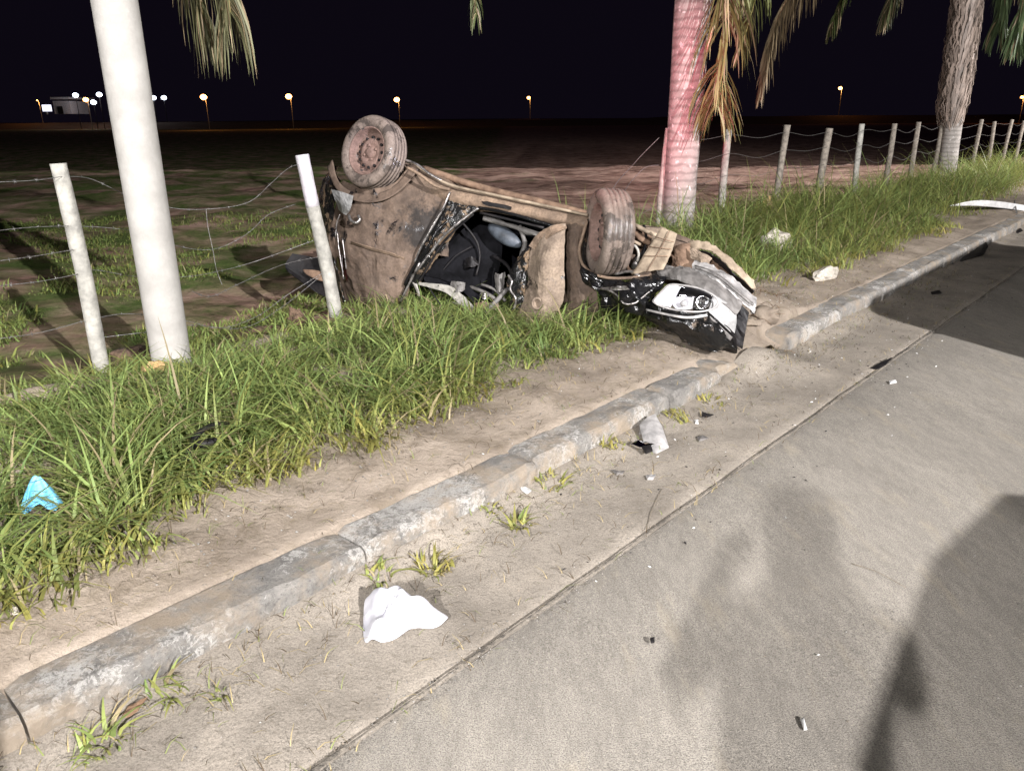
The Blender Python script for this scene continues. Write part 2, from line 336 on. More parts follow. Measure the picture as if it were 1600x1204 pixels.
def lathe_g(c, axis, prof, seg=36, start=0):
    c = Vector(c); q = Vector(axis).normalized().to_track_quat('Z', 'Y'); v = []; f = []
    for (r, z) in prof:
        for j in range(seg):
            a = 2 * math.pi * j / seg; v.append(c + q @ Vector((r * math.cos(a), r * math.sin(a), z)))
    for i in range(len(prof) - 1):
        for j in range(seg):
            f.append((i * seg + j, i * seg + (j + 1) % seg, (i + 1) * seg + (j + 1) % seg, (i + 1) * seg + j))
    return v, f
def lump_g(c, s, rough=0.25, sub=3, seed=0, rot=0.0, flat=False, freq=1.3):
    bm = bmesh.new(); bmesh.ops.create_icosphere(bm, subdivisions=sub, radius=1)
    Rz = Matrix.Rotation(rot, 3, 'Z'); v = []
    for q in bm.verts:
        d = 1 + rough * noise.noise(q.co * freq + Vector((seed, seed * 2.3, 1))) + rough * 0.4 * noise.noise(q.co * freq * 3 + Vector((seed, 0, 5)))
        p = q.co * d
        if flat: p = Vector((round(p.x * 2.2) / 2.2 * 0.35 + p.x * 0.65, round(p.y * 2) / 2 * 0.35 + p.y * 0.65, round(p.z * 1.6) / 1.6 * 0.35 + p.z * 0.65))
        v.append(Rz @ Vector((p.x * s[0], p.y * s[1], p.z * s[2])) + Vector(c))
    bm.verts.index_update(); f = [tuple(q.index for q in fc.verts) for fc in bm.faces]; bm.free(); return v, f
def loft_pts(name, rows, mat, parent=None, k=5, amp=0.0, freq=6.0, thick=0.004, nrm=None, seed=0, jag=0.0, smooth=None):
    """rows: list of rows of world points; a smooth sheet with real thickness"""
    R1 = [cr([Vector(p) for p in r], k) for r in rows]
    nc = len(R1[0]); cols = [cr([R1[i][j] for i in range(len(R1))], k) for j in range(nc)]
    nr = len(cols[0]); g = [[cols[j][i].copy() for j in range(nc)] for i in range(nr)]
    nr_, v, f = nr, [], []
    def nml(i, j):
        a = g[min(i + 1, nr - 1)][j] - g[max(i - 1, 0)][j]; b = g[i][min(j + 1, nc - 1)] - g[i][max(j - 1, 0)]
        n = a.cross(b); return n.normalized() if n.length > 1e-9 else Vector((0, -1, 0))
    N = [[nml(i, j) for j in range(nc)] for i in range(nr)]
    if amp:
        for i in range(nr):
            for j in range(nc):
                p = g[i][j] * freq + Vector((seed, seed, seed))
                d = noise.noise(p) + 0.5 * (1 - 2 * abs(noise.noise(p * 1.9))) + 0.25 * noise.noise(p * 4.1)
                g[i][j] = g[i][j] + N[i][j] * (amp * d)
                if jag and (i in (0, nr - 1) or j in (0, nc - 1)):
                    g[i][j] += Vector((noise.noise(p * 5), noise.noise(p * 5 + Vector((9, 0, 0))), noise.noise(p * 5 + Vector((0, 9, 0))))) * jag
    for i in range(nr):
        for j in range(nc): v.append(g[i][j] + N[i][j] * thick / 2)
    for i in range(nr):
        for j in range(nc): v.append(g[i][j] - N[i][j] * thick / 2)
    o = nr * nc
    for i in range(nr - 1):
        for j in range(nc - 1):
            a = i * nc + j; f.append((a, a + 1, a + nc + 1, a + nc)); f.append((o + a, o + a + nc, o + a + nc + 1, o + a + 1))
    for j in range(nc - 1):
        f.append((j, o + j, o + j + 1, j + 1)); a = (nr - 1) * nc + j; f.append((a, a + 1, o + a + 1, o + a))
    for i in range(nr - 1):
        a = i * nc; f.append((a, a + nc, o + a + nc, o + a)); a = i * nc + nc - 1; f.append((a, o + a, o + a + nc, a + nc))
    return mk(name, v, f, mat, parent, smooth=(amp < 0.006) if smooth is None else smooth)

# ------------------------------------------------------------------ ground, road, kerb
def grid_sheet(name, us, vs, zf, mat, kind='structure'):
    v = [xy(u, q, zf(u, q)) for u in us for q in vs]; nc = len(vs); f = []
    for i in range(len(us) - 1):
        for j in range(nc - 1):
            a = i * nc + j; f.append((a, a + 1, a + nc + 1, a + nc))
    o = mk(name, v, f, mat, origin=xy(us[0], vs[0], 0)); o['kind'] = kind; return o
def geo(a, b, s0, gr):
    out = [a]; s = s0
    while out[-1] < b: out.append(out[-1] + s); s *= gr
    out[-1] = b; return out
us_near = list(np.arange(-3, 9, 0.05)) + geo(9, 120, 0.06, 1.03)
us_near = [-60, -30, -12, -6] + [float(x) for x in us_near]
def zroad(u, v): return 0.004 * noise.noise(Vector((u, v, 0)))
grid_sheet('road', [-60, -20, -5] + [float(x) for x in np.arange(-3, 12, 0.25)] + geo(12, 200, 0.3, 1.15),
           [-9.5, -8, -6, -4, -3, -2.5, -2, -1.5, -1, -0.7, -0.625], lambda u, v: zroad(u, v) + 0.0 - 0.012 * sst(-0.68, -0.63, v), 'road')
def zgut(u, v):
    z = zroad(u, v) + 0.004 * noise.noise(Vector((u * 9, v * 9, 2))) + 0.002
    z -= 0.014 * (1 - sst(-0.62, -0.58, v))
    z += 0.052 * sst(-0.15, 0.02, v) * (0.6 + 0.6 * noise.noise(Vector((u * 1.1, 0, 4))))
    z += 0.10 * math.exp(-((u - 4.45) / 0.28) ** 2) * sst(-0.42, 0.0, v)     # sand spilled over the broken kerb
    return z
grid_sheet('gutter', us_near, [-0.625, -0.615, -0.60, -0.58, -0.54, -0.48, -0.4, -0.32, -0.24, -0.18, -0.13, -0.09, -0.05, -0.02, 0.0, 0.03, 0.06], zgut, 'gutter')
vs_v = [0.05, 0.17] + [float(x) for x in np.arange(0.2, 2.95, 0.05)]
def zverge(u, v):
    if v < 0.2:
        c = sst(4.02, 4.12, u) * (1 - sst(4.74, 4.84, u))
        return (0.04 if v < 0.1 else 0.085) * (1 if c < 0.5 else 1) + c * 0.05
    z = hgt(u, v)
    return z
grid_sheet('verge', us_near, vs_v, zverge, 'sand')
grid_sheet('field', [-900, -300, -120, -50, -20, -8] + [float(x) for x in np.arange(-4, 14, 0.12)] + geo(14, 45, 0.14, 1.03) + [55, 70, 100, 160, 300, 600, 1200],
           [2.9] + geo(3.0, 34, 0.06, 1.025) + [36, 40, 50, 70, 100, 160, 250, 400, 700, 1200], lambda u, v: hgt(u, v), 'field')
v = []; f = []; us_s = [-1 + .05 * i for i in range(320)] + geo(15, 120, .1, 1.08)
for i, u in enumerate(us_s):
    wv_ = .002 + .012 * abs(noise.noise(Vector((u * 3, 0, 0)))) + .008 * abs(noise.noise(Vector((u * 17, 3, 0)))); c_ = -.622 + .008 * noise.noise(Vector((u * 2, 7, 0)))
    v += [xy(u, c_ - wv_, .003), xy(u, c_, .0075), xy(u, c_ + wv_ * .8, .003)]
    if i: k_ = i * 3; f += [(k_ - 3, k_ - 2, k_ + 1, k_), (k_ - 2, k_ - 1, k_ + 2, k_ + 1)]
o = mk('joint_dirt', v, f, 'seamdirt'); o['kind'] = 'structure'
grid_sheet('far_ground', [-60, 0, 60, 200], [-40, -9.5], lambda u, v: -0.02, 'sand')

kerb = empty('kerb', xy(0, 0.1, 0), kind='structure')
def kerb_stone(u0, u1, tilt=0.0, dz=0.0, dv=0.0, yaw=0.0):
    nseg = max(3, int((u1 - u0) / 0.045)); prof = [(0.0, -0.05), (0.0, 0.06), (0.003, 0.10), (0.010, 0.122), (0.024, 0.132), (0.06, 0.135), (0.12, 0.136), (0.18, 0.135), (0.197, 0.128), (0.20, -0.05)]
    v = []; f = []; um = (u0 + u1) / 2
    for i in range(nseg + 1):
        u = u0 + (u1 - u0) * i / nseg; endr = 0.012 * (1 if i in (0, nseg) else 0)
        for (a, z) in prof:
            e = noise.noise(Vector((u * 7, a * 20, z * 20))) * 0.010 + noise.noise(Vector((u * 23, a * 50, z * 50))) * 0.006
            zz = z + dz + tilt * (u - um) + (e if z > 0 else 0) - (endr if z > 0.1 else 0)
            v.append(xy(u, a + dv + yaw * (u - um) + (e if a < 0.1 else -e), zz))
    n = len(prof)
    for i in range(nseg):
        for j in range(n - 1): f.append((i * n + j, i * n + j + 1, (i + 1) * n + j + 1, (i + 1) * n + j))
    f.append(tuple(range(n))); f.append(tuple(nseg * n + j for j in range(n)))
    return mk('kerb_stone', v, f, 'kerb', kerb, smooth=False)
edges = [-3.6, -2.4, -1.15, 0.05, 1.18, 2.16]
for a, b in zip(edges[:-1], edges[1:]): kerb_stone(a + 0.004, b - 0.004, dz=-0.016 + random.uniform(-.003, .003), dv=random.uniform(-.008, .008))
kerb_stone(2.163, 3.325, tilt=0.0, dz=-0.012, dv=0.010)
kerb_stone(3.335, 3.92, tilt=-0.035, dz=-0.012, dv=-0.01, yaw=0.03)
kerb_stone(3.95, 4.2, tilt=-0.12, dz=-0.02, dv=0.02, yaw=-0.15)
u = 4.92
while u < 75:
    L = 1.02 if u < 30 else 3.0
    kerb_stone(u + 0.006, u + L - 0.006, dz=random.uniform(-.006, .006), dv=random.uniform(-.008, .008)); u += L

# ------------------------------------------------------------------ grass
def blades(name, P, hh, dirs, lean, wd, colr, mat='grass', parent=None, seg=4):
    N = len(P); L = seg + 1; t = np.linspace(0, 1, L)
    d = np.stack([np.cos(dirs), np.sin(dirs)], 1); tw = dirs + math.pi / 2 + rng.uniform(-0.6, 0.6, N)
    s = np.stack([np.cos(tw), np.sin(tw)], 1)
    V = np.zeros((N, L, 2, 3), np.float32)
    for i, tt in enumerate(t):
        hor = hh * np.minimum(lean, 1.35) * 0.8 * tt ** 1.6; z = hh * tt * (1 - 0.40 * lean * tt)
        c = P[:, :2] + d * hor[:, None]; ww = wd * (1 - tt ** 1.6) * 0.5 + 0.0004
        for q, sg in enumerate((-1, 1)):
            V[:, i, q, :2] = c + s * (ww * sg)[:, None]; V[:, i, q, 2] = P[:, 2] + np.maximum(z, 0.01 * tt)
    me = bpy.data.meshes.new(name); org = P.mean(0); V[..., :3] -= org
    me.vertices.add(N * L * 2); me.vertices.foreach_set('co', V.reshape(-1))
    b = (np.arange(N) * L * 2)[:, None, None]; i = (np.arange(seg) * 2)[None, :, None]
    q = (b + i + np.array([0, 1, 3, 2])[None, None, :]).reshape(-1)
    nf = N * seg; me.loops.add(nf * 4); me.polygons.add(nf)
    me.loops.foreach_set('vertex_index', q.astype(np.int32)); me.polygons.foreach_set('loop_start', np.arange(nf, dtype=np.int32) * 4)
    me.polygons.foreach_set('use_smooth', np.ones(nf, bool)); me.update(calc_edges=True)
    ca = me.color_attributes.new('Col', 'FLOAT_COLOR', 'POINT')
    C4 = np.ones((N, L, 2, 4), np.float32); C4[..., :3] = colr[:, None, None, :]
    tipc = colr * 0.6 + np.array([0.16, 0.14, 0.04]) * 0.4
    C4[:, -1, :, :3] = tipc[:, None, :]
    ca.data.foreach_set('color', C4.reshape(-1))
    me.materials.append(M[mat]); o = bpy.data.objects.new(name, me); COL.objects.link(o); o.location = org
    if parent is not None: o.parent = parent; o.location = Vector(org) - WL[parent.name]
    return o
def hz(u, v): return hgt(u, max(v, 0.21)) if v > 0.2 else zgut(u, v)
def tussocks(spec):
    """spec: list of (u,v,n,height,spread,yellow)"""
    P, Hh, D, Ln, W, C = [], [], [], [], [], []
    g = np.array([0.32, 0.41, 0.13]); g2 = np.array([0.095, 0.155, 0.05]); y = np.array([0.36, 0.31, 0.085])
    for (u, v, n, h, sp, ye) in spec:
        flop = random.uniform(0, 2 * math.pi); fs = random.uniform(0.0, 1.0); tone = random.random()
        for _ in range(n):
            a = random.uniform(0, 2 * math.pi); r = sp * math.sqrt(random.random()); uu, v2 = u + r * math.cos(a), v + r * math.sin(a)
            p = xy(uu, v2); P.append((p.x, p.y, hz(uu, v2) - 0.004))
            k = random.random(); hh = h * (random.uniform(0.4, 1.0) if k < 0.75 else random.uniform(1.0, 1.8)); Hh.append(hh)
            D.append(a + random.gauss(0, 0.6) if random.random() > fs else flop + random.gauss(0, 0.5))
            Ln.append(random.uniform(0.5, 1.5) if k < 0.85 else random.uniform(1.2, 2.0))
            W.append(random.uniform(0.004, 0.010) if k < .7 else random.uniform(0.009, 0.017)); f = min(1, max(0, random.gauss(ye, 0.2))); q = tone * 0.6 + random.random() * 0.4
            cl_ = (g * q + g2 * (1 - q)) * random.uniform(0.7, 1.3) * (1 - f) + y * random.uniform(0.5, 1.2) * f
            C.append(cl_ if random.random() > 0.09 else np.array([0.36, 0.30, 0.17]) * random.uniform(.5, 1.1))
    return [np.array(x, np.float32) for x in (P, Hh, D, Ln, W, C)]
def pxuv_(px, py, z=0.16): return uv(gp(px, py, z))
fu = [-3, -0.6, 0.1, 0.5, 1.0, 1.35, 1.7, 2.2, 2.8, 3.3, 3.7, 4.1, 4.5, 4.9, 5.3, 5.8, 6.5, 7.5, 9, 12, 15, 18, 22, 30, 50]
fv = [0.60, 0.50, 0.48, 0.46, 0.66, 0.70, 0.62, 0.66, 0.74, 0.66, 0.70, 0.62, 0.62, 1.15, 1.35, 1.05, 0.75, 0.58, 0.50, 0.50, 0.62, 0.85, 1.2, 1.8, 2.2]
def front(u): return float(np.interp(u, fu, fv)) + 0.10 * noise.noise(Vector((u * 2.5, 0, 8)))
EXC = [(*pxuv_(74, 850), .15), (*pxuv_(76, 820), .10), (*pxuv_(330, 728), .10), (*pxuv_(1212, 398), .16), (*pxuv_(1290, 436), .16)]
spec = []
def clump_fields(u0, u1, step, n, hmul=1.0):
    u = u0
    while u < u1:
        v = front(u)
        while v < 2.85:
            uu = u + random.uniform(-.5, .5) * step; v2 = v + random.uniform(-.5, .5) * step
            edge = v2 - front(uu); den = noise.noise(Vector((uu * 1.1, v2 * 1.1, 11)))
            if edge > -0.02 and random.random() < 0.24 + 0.65 * sst(-0.03, 0.35, edge) + 0.9 * den:
                h = (0.12 + 0.19 * sst(0.0, 0.45, edge) + 0.12 * den) * hmul * random.choice((0.7, 1, 1, 1.25))
                if uu < 3.2: h *= 1.0 - 0.62 * sst(1.5, 2.4, v2)
                if 3.0 < uu < 4.6 and v2 > 1.25: h *= 0.55
                if uu > 5.5: h *= 1.0 + 0.75 * sst(0.9, 1.9, v2) + 0.5 * noise.noise(Vector((uu * 0.9, v2 * 0.9, 31)))
                for (eu, ev, er) in EXC:
                    if (uu - eu) ** 2 + (v2 - ev) ** 2 < er * er: h *= 0.22
                ye = 0.06 + 0.5 * (1 - sst(0, 0.3, edge)) + 0.35 * max(0, noise.noise(Vector((uu * 1.7, v2 * 1.7, 21)))) + (0.15 if uu > 8 else 0)
                spec.append((uu, v2, int(n * random.uniform(0.6, 1.3)), h, step * 0.95, ye))
            v += step
        u += step
clump_fields(-1.6, 6.2, 0.10, 30)
clump_fields(6.2, 12, 0.15, 30)
clump_fields(12, 24, 0.26, 34, 1.1)
clump_fields(24, 60, 0.6, 26, 1.15)
o = blades('verge_grass', *tussocks(spec)); tag(o, 'long green grass with yellowed tips along the roadside verge', 'grass', kind='stuff')
NB = len(o.data.polygons)
# short turf in the field
spec = []
for _ in range(8500):
    Y = 5 + 9 * random.random() ** 1.3; X = random.uniform(-0.72, 0.15) * Y; u, v = uv((X, Y, 0))
    if v < 3.0: continue
    dn = noise.noise(Vector((X * 0.55, Y * 0.55, 2))) + 0.5 * noise.noise(Vector((X * 1.8, Y * 1.8, 2)))
    if dn < -0.02 + 0.25 * (X > -1): continue
    spec.append((u, v, 9, random.uniform(0.035, 0.10), 0.13, 0.25))
P_, H_, D_, L_, W_, C_ = tussocks(spec); C_ = C_ * np.array([0.9, 0.95, 0.9], np.float32)
o = blades('field_turf', P_, H_, D_, L_, W_, C_, seg=2); tag(o, 'short patchy turf growing in the dark field behind the fence', 'grass', kind='stuff')
# weeds along the gutter: countable tufts
def tuft(label, u, v, n, h, sp, ye, name='weed_tuft'):
    o = blades(name, *tussocks([(u, v, n, h, sp, ye)])); return tag(o, label, 'weed', 'weed tufts rooted in the gutter')
def pxuv(px, py, z=0.0): return uv(gp(px, py, z))
for (px, py, n, h, sp, ye, lb) in [
    (265, 1080, 26, 0.06, 0.06, 0.25, 'green weed tuft against the kerb at the lower left'),
    (160, 1160, 46, 0.07, 0.06, 0.3, 'weed tuft nearest the bottom left corner, beside a brown leaf'),
    (340, 1085, 14, 0.05, 0.04, 0.4, 'thin weed sprig right of the brown leaf'),
    (592, 905, 30, 0.06, 0.05, 0.35, 'dull green weed tuft just behind the white cloth'),
    (680, 880, 70, 0.06, 0.07, 0.85, 'flat spread of yellow dry weed above the white cloth'),
    (812, 815, 46, 0.06, 0.05, 0.55, 'bright yellow green weed tuft in the gutter near the white shard'),
    (765, 800, 20, 0.04, 0.05, 0.7, 'small yellow weed between kerb and brighter tuft'),
    (868, 752, 40, 0.06, 0.09, 0.6, 'weed strip growing at the joint of two kerb stones'),
    (955, 695, 50, 0.05, 0.07, 0.85, 'yellow weed tuft just left of the broken mirror shell'),
    (1060, 650, 46, 0.05, 0.08, 0.75, 'yellow weed tuft against the kerb behind the broken mirror shell'),
    (1110, 625, 40, 0.045, 0.08, 0.8, 'weed tuft against the last kerb stone before the gap')]:
    u, v = pxuv(px, py + 6); tuft(lb, u, v, n, h, sp, ye)
# dry straw and small grass scattered on the sand and the gutter
spec = []; P, Hh, D, Ln, W, C = [], [], [], [], [], []
for _ in range(7000):
    u = random.uniform(-1, 9) if random.random() < 0.8 else random.uniform(9, 25); v = random.gauss(0.55, 0.3) if random.random() < 0.6 else -abs(random.gauss(0, 0.2)) if random.random() < .8 else random.uniform(-0.66, -.5)
    if 0.0 < v < 0.2 and random.random() < 0.7: continue
    p = xy(u, v); z = (hz(u, v) if v > 0.2 else (0.14 if v > 0 else zgut(u, v)))
    P.append((p.x, p.y, z + 0.003)); Hh.append(random.uniform(0.02, 0.07)); D.append(random.uniform(0, 6.28)); Ln.append(random.uniform(1.2, 2.3))
    W.append(random.uniform(0.0015, 0.0035)); k = random.random()
    C.append((0.30, 0.24, 0.12) if k < 0.35 else (0.07, 0.05, 0.03) if k < 0.8 else (0.16, 0.19, 0.06))
o = blades('straw_litter', *[np.array(x, np.float32) for x in (P, Hh, D, Ln, W, C)], mat='straw', seg=2); tag(o, 'dry straw bits strewn over the sand and gutter', 'straw', kind='stuff')
# pebbles
g = G()
for _ in range(5000):
    u = random.uniform(-1, 8); v = random.choice([random.uniform(-0.6, 0.0), random.gauss(0.5, 0.22), random.uniform(-3, 0), random.gauss(-.62, .03)])
    if 0 < v < 0.2: continue
    z = hz(u, v) if v > 0.2 else (zgut(u, v) if v > -0.6 else 0); p = xy(u, v, z); r = random.uniform(0.0015, 0.0045) * (1.6 if v > 0.2 else 1)
    vv_ = [p + Vector(q) * r for q in ((1, 0, 0.2), (0, 1.1, 0), (-.9, 0, 0.1), (0, -1, 0.2), (0, 0, .9), (0, 0, -.6))]
    g.add(vv_, [(0, 1, 4), (1, 2, 4), (2, 3, 4), (3, 0, 4), (1, 0, 5), (2, 1, 5), (3, 2, 5), (0, 3, 5)])
o = g.make('pebbles', 'kerb', smooth=False); tag(o, 'small gravel grit scattered on road edge and sand', 'gravel', kind='stuff')

# ------------------------------------------------------------------ fence: posts and wires
fence = None
def post(u, v, h, r, mat, label, lean=(0, 0), bend=0.0, seg=12):
    b = xy(u, v); b.z = hgt(u, v) - 0.05; top = b + Vector((lean[0], lean[1], h + 0.05)); g = G()
    mid = b.lerp(top, 0.5) + Vector((bend, 0, 0))
    v_, f_ = tube_g([b, b.lerp(top, .25) + Vector((bend * .6, 0, 0)), mid, b.lerp(top, .8) + Vector((bend * .5, 0, 0)), top], r * 1.05, seg, 4, r * 0.97, rough=0.10)
    g.add(v_, f_); o = g.make('fence_post', mat, origin=b); tag(o, label, 'fence post', 'posts of the wire fence'); return o, top
V0 = 2.80
PT = []
o, t1 = post(1.35, V0, 1.25, 0.045, 'post', 'leftmost fence post, whole and pale, standing left of the smooth trunk', (-0.02, 0), 0.015); PT.append(t1)
# the broken-in post in front of the wreck, top coloured paler where the beacon lights it
b = gp(525, 496, 0.14); tp = at(472, 243, b.y - 0.0)
pw = empty('fence_post', b, 'leaning fence post with a pale lit top in front of the upturned rear wheel', 'fence post', 'posts of the wire fence')
lo = b + (b - tp).normalized() * 0.06; cut = b.lerp(tp, 0.70)
v_, f_ = tube_g([lo, b.lerp(tp, .3) + Vector((.012, 0, 0)), b.lerp(tp, .5) + Vector((.01, 0, 0)), cut], 0.052, 14, 4, 0.050, rough=0.12); mk('lower_shaft', v_, f_, 'post', pw)
v_, f_ = tube_g([cut, b.lerp(tp, .85), tp - (tp - b).normalized() * 0.01, tp], 0.0505, 14, 3, 0.0495, rough=0.06); mk('lit_top', v_, f_, 'post_lit', pw)
PT.append(tp)
ups = [7.72, 9.28, 10.95, 12.6, 14.3, 15.9, 17.5, 19.15, 22.75, 24.5, 26.3, 28.1, 30, 31.8, 33.6, 35.5]
lbs = ['fence post standing just left of the ringed palm trunk', 'first fence post right of the ringed palm trunk', 'second fence post right of the ringed palm trunk',
       'third fence post right of the ringed palm trunk, thicker and browner', 'fourth fence post right of the ringed palm trunk', 'fifth fence post right of the ringed palm trunk, dark and half sunk in grass',
       'sixth fence post right of the ringed palm trunk', 'fence post nearest left of the shaggy palm', 'first fence post right of the shaggy palm', 'second fence post right of the shaggy palm', 'third fence post right of the shaggy palm, near the picture edge']
for i, u in enumerate(ups):
    mt = 'post' if i in (0, 1, 4) else 'post_wood'
    lb = lbs[i] if i < len(lbs) else 'fence post number %s beyond the shaggy palm, past the right edge' % ['one', 'two', 'three', 'four', 'five', 'six', 'seven', 'eight'][i - 8]
    o, t = post(u, V0, 1.28 + random.uniform(-.03, .03), 0.048 if i != 3 else 0.058, mt, lb, (random.uniform(-.04, .05), random.uniform(-.03, .03)), random.uniform(-.02, .02), 10); PT.append(t)
def wire(pts, label, r=0.0019, barbs=True, name='fence_wire'):
    v_, f_ = tube_g(pts, r, 5, 8); g = G().add(v_, f_)
    if barbs:
        cp = cr([Vector(p) for p in pts], 8); acc = 0
        for i in range(1, len(cp)):
            L = (cp[i] - cp[i - 1]).length; acc += L
            if acc > 0.11:
                acc = 0
                for _ in range(2):
                    d = Vector((random.uniform(-1, 1), random.uniform(-.6, .6), random.uniform(-1, 1))).normalized() * 0.013
                    v2, f2 = tube_g([cp[i] - d, cp[i] + d], 0.0014, 3, 1); g.add(v2, f2)
    o = g.make(name, 'wire'); return tag(o, label, 'wire', 'strands of the wire fence')
Yp = t1.y; Yq = tp.y
def pw_(l, Y0, Y1):
    n = len(l); return [at(px, py, Y0 + (Y1 - Y0) * i / (n - 1)) for i, (px, py) in enumerate(l)]
YL = 3.95
for l, lb in [([(-20, 285), (50, 282), (97, 276)], 'top wire strand left of the first fence post'), ([(-20, 362), (50, 355), (108, 353)], 'second wire strand left of the first fence post'),
              ([(-20, 410), (55, 400), (115, 390)], 'third wire strand left of the first fence post'), ([(-20, 448), (60, 440), (122, 428)], 'fourth wire strand left of the first fence post'),
              ([(-20, 531), (60, 520), (132, 501)], 'lowest wire strand left of the first fence post')]:
    wire(pw_(l, YL, Yp - 0.05), lb)
for l, lb in [([(97, 276), (140, 279), (200, 305), (270, 325), (335, 326), (390, 315), (425, 285), (452, 262), (474, 256)], 'slack top wire looping up to the pale-topped post'),
              ([(108, 353), (170, 356), (230, 365), (280, 385), (335, 389), (385, 366), (420, 335), (462, 319)], 'slack second wire hanging between the trunk and the pale-topped post'),
              ([(122, 428), (150, 422), (215, 432), (290, 432), (340, 424), (400, 408), (500, 372)], 'third slack wire in front of the turf behind the trunk'),
              ([(300, 455), (330, 463), (370, 445), (440, 414), (505, 400)], 'short sagging wire low behind the smooth trunk'),
              ([(132, 501), (200, 490), (285, 500), (345, 512), (400, 495), (450, 460), (515, 420)], 'lowest slack wire running up to the pale-topped post'),
              ([(150, 528), (250, 516), (300, 508), (380, 512), (440, 480), (500, 432)], 'loose wire near the ground behind the smooth trunk')]:
    wire(pw_(l, Yp, Yq + 0.02), lb)
wire(pw_([(322, 326), (325, 355), (333, 392), (338, 420), (347, 445)], 5.0, 5.0), 'thin vertical stay wire tying the slack strands together', 0.002, False)
# strands right of the wreck
for hi, nm in ((1.2, 'top'), (0.95, 'second'), (0.7, 'third'), (0.42, 'fourth')):
    pts = []
    for i, u in enumerate(ups[:]):
        z = hgt(u, V0); pts.append(xy(u, V0 - 0.05, z + hi + random.uniform(-.02, .02)))
        if i < len(ups) - 1: um = (u + ups[i + 1]) / 2; pts.append(xy(um, V0 - 0.05, hgt(um, V0) + hi - random.uniform(0.03, 0.09)))
    wire(pts, nm + ' wire strand running along the right-hand fence posts', 0.0024, False)
wire([at(1030, 215, 9.1), at(1005, 240, 8.9), at(985, 262, 8.6), at(962, 288, 8.0), at(945, 325, 7.4)], 'broken wire hanging from the post left of the palm towards the wreck', 0.0035, False)
wire([at(1030, 258, 9.1), at(1008, 262, 8.9), at(985, 285, 8.6), at(975, 300, 8.0)], 'second broken wire hanging from the post left of the palm', 0.0035, False)
wire([at(1030, 320, 9.1), at(1000, 335, 8.8), at(985, 345, 8.4)], 'lowest broken wire behind the upright front wheel', 0.0024, False)

# ------------------------------------------------------------------ palms
def frond(parent, ctrl, ll, n=110, col=(0.09, 0.13, 0.04), hang=0.8, wd=0.018, seed=0, dead=0.2):
    """ctrl: rachis control points; leaflets of length ll hang on both sides"""
    rnd = random.Random(seed); c = cr([Vector(p) for p in ctrl], 12); tot = len(c) - 1; V, Fc, C = [], [], []
    def add(v, f, cc):
        k = len(V); V.extend(v); Fc.extend([tuple(i + k for i in q) for q in f]); C.extend([cc] * len(v))
    v_, f_ = tube_g(c, 0.016, 5, 1, 0.004); add(v_, f_, (col[0] * 1.6, col[1] * 1.3, col[2]))
    for i in range(n):
        t = 0.06 + 0.94 * (i + rnd.random()) / n; x = t * tot; j = min(int(x), tot - 1); p = c[j].lerp(c[j + 1], x - j); tg = (c[j + 1] - c[j]).normalized()
        sd = tg.cross(Vector((0, 0, 1))); sd = sd.normalized() if sd.length > 0.05 else Vector((1, 0, 0))
        for s in (-1, 1):
            L = ll * (0.35 + 0.65 * math.sin(math.pi * min(1, 0.18 + 0.80 * t)) ** 0.7) * rnd.uniform(0.75, 1.15)
            d = (sd * s * rnd.uniform(0.5, 1.0) + tg * rnd.uniform(0.5, 1.0)).normalized(); q = p.copy(); pts = [q.copy()]
            for m_ in range(5):
                d = (d + Vector((rnd.uniform(-.12, .12), rnd.uniform(-.12, .12), -hang * 0.55))).normalized(); q = q + d * L / 5; pts.append(q.copy())
            wv = tg.cross(d); wv = (wv.normalized() if wv.length > .05 else sd) ; wv = (wv + Vector((rnd.uniform(-.5, .5), rnd.uniform(-.5, .5), 0))).normalized()
            vv2 = []; 
            for m_, a in enumerate(pts):
                ww = wd * (0.35, 0.5, 0.5, 0.42, 0.28, 0.04)[m_]; vv2 += [a - wv * ww, a + wv * ww]
            br = rnd.uniform(0.5, 1.4); dd = rnd.random() < dead
            base = (0.26, 0.20, 0.12) if dead > 0.9 or dd else col
            add(vv2, [(2 * m_, 2 * m_ + 1, 2 * m_ + 3, 2 * m_ + 2) for m_ in range(5)], tuple(b_ * br for b_ in base))
    o = mk('frond', V, Fc, 'frond', parent, origin=c[0])
    ca = o.data.color_attributes.new('Col', 'FLOAT_COLOR', 'POINT')
    ca.data.foreach_set('color', np.array([(*x, 1) for x in C], np.float32).reshape(-1)); return o
def trunk_g(b, h, r0, r1, lean=(0, 0), seg=28, lumps=0.02, flare=0.0):
    pts = []; v = []; f = []; n = 60
    for i in range(n + 1):
        t = i / n; z = b[2] - 0.1 + (h + 0.1) * t; r = r0 + (r1 - r0) * t + flare * math.exp(-t * 14)
        for j in range(seg):
            a = 2 * math.pi * j / seg; q = r * (1 + lumps * noise.noise(Vector((math.cos(a), math.sin(a), z * 2.2))) + lumps * 0.12 * math.sin(z * 40 + noise.noise(Vector((0, 0, z))) * 4))
            v.append(Vector((b[0] + lean[0] * t + q * math.cos(a), b[1] + lean[1] * t + q * math.sin(a), z)))
    for i in range(n):
        for j in range(seg): f.append((i * seg + j, i * seg + (j + 1) % seg, (i + 1) * seg + (j + 1) % seg, (i + 1) * seg + j))
    f.append(tuple(n * seg + j for j in range(seg))); return v, f
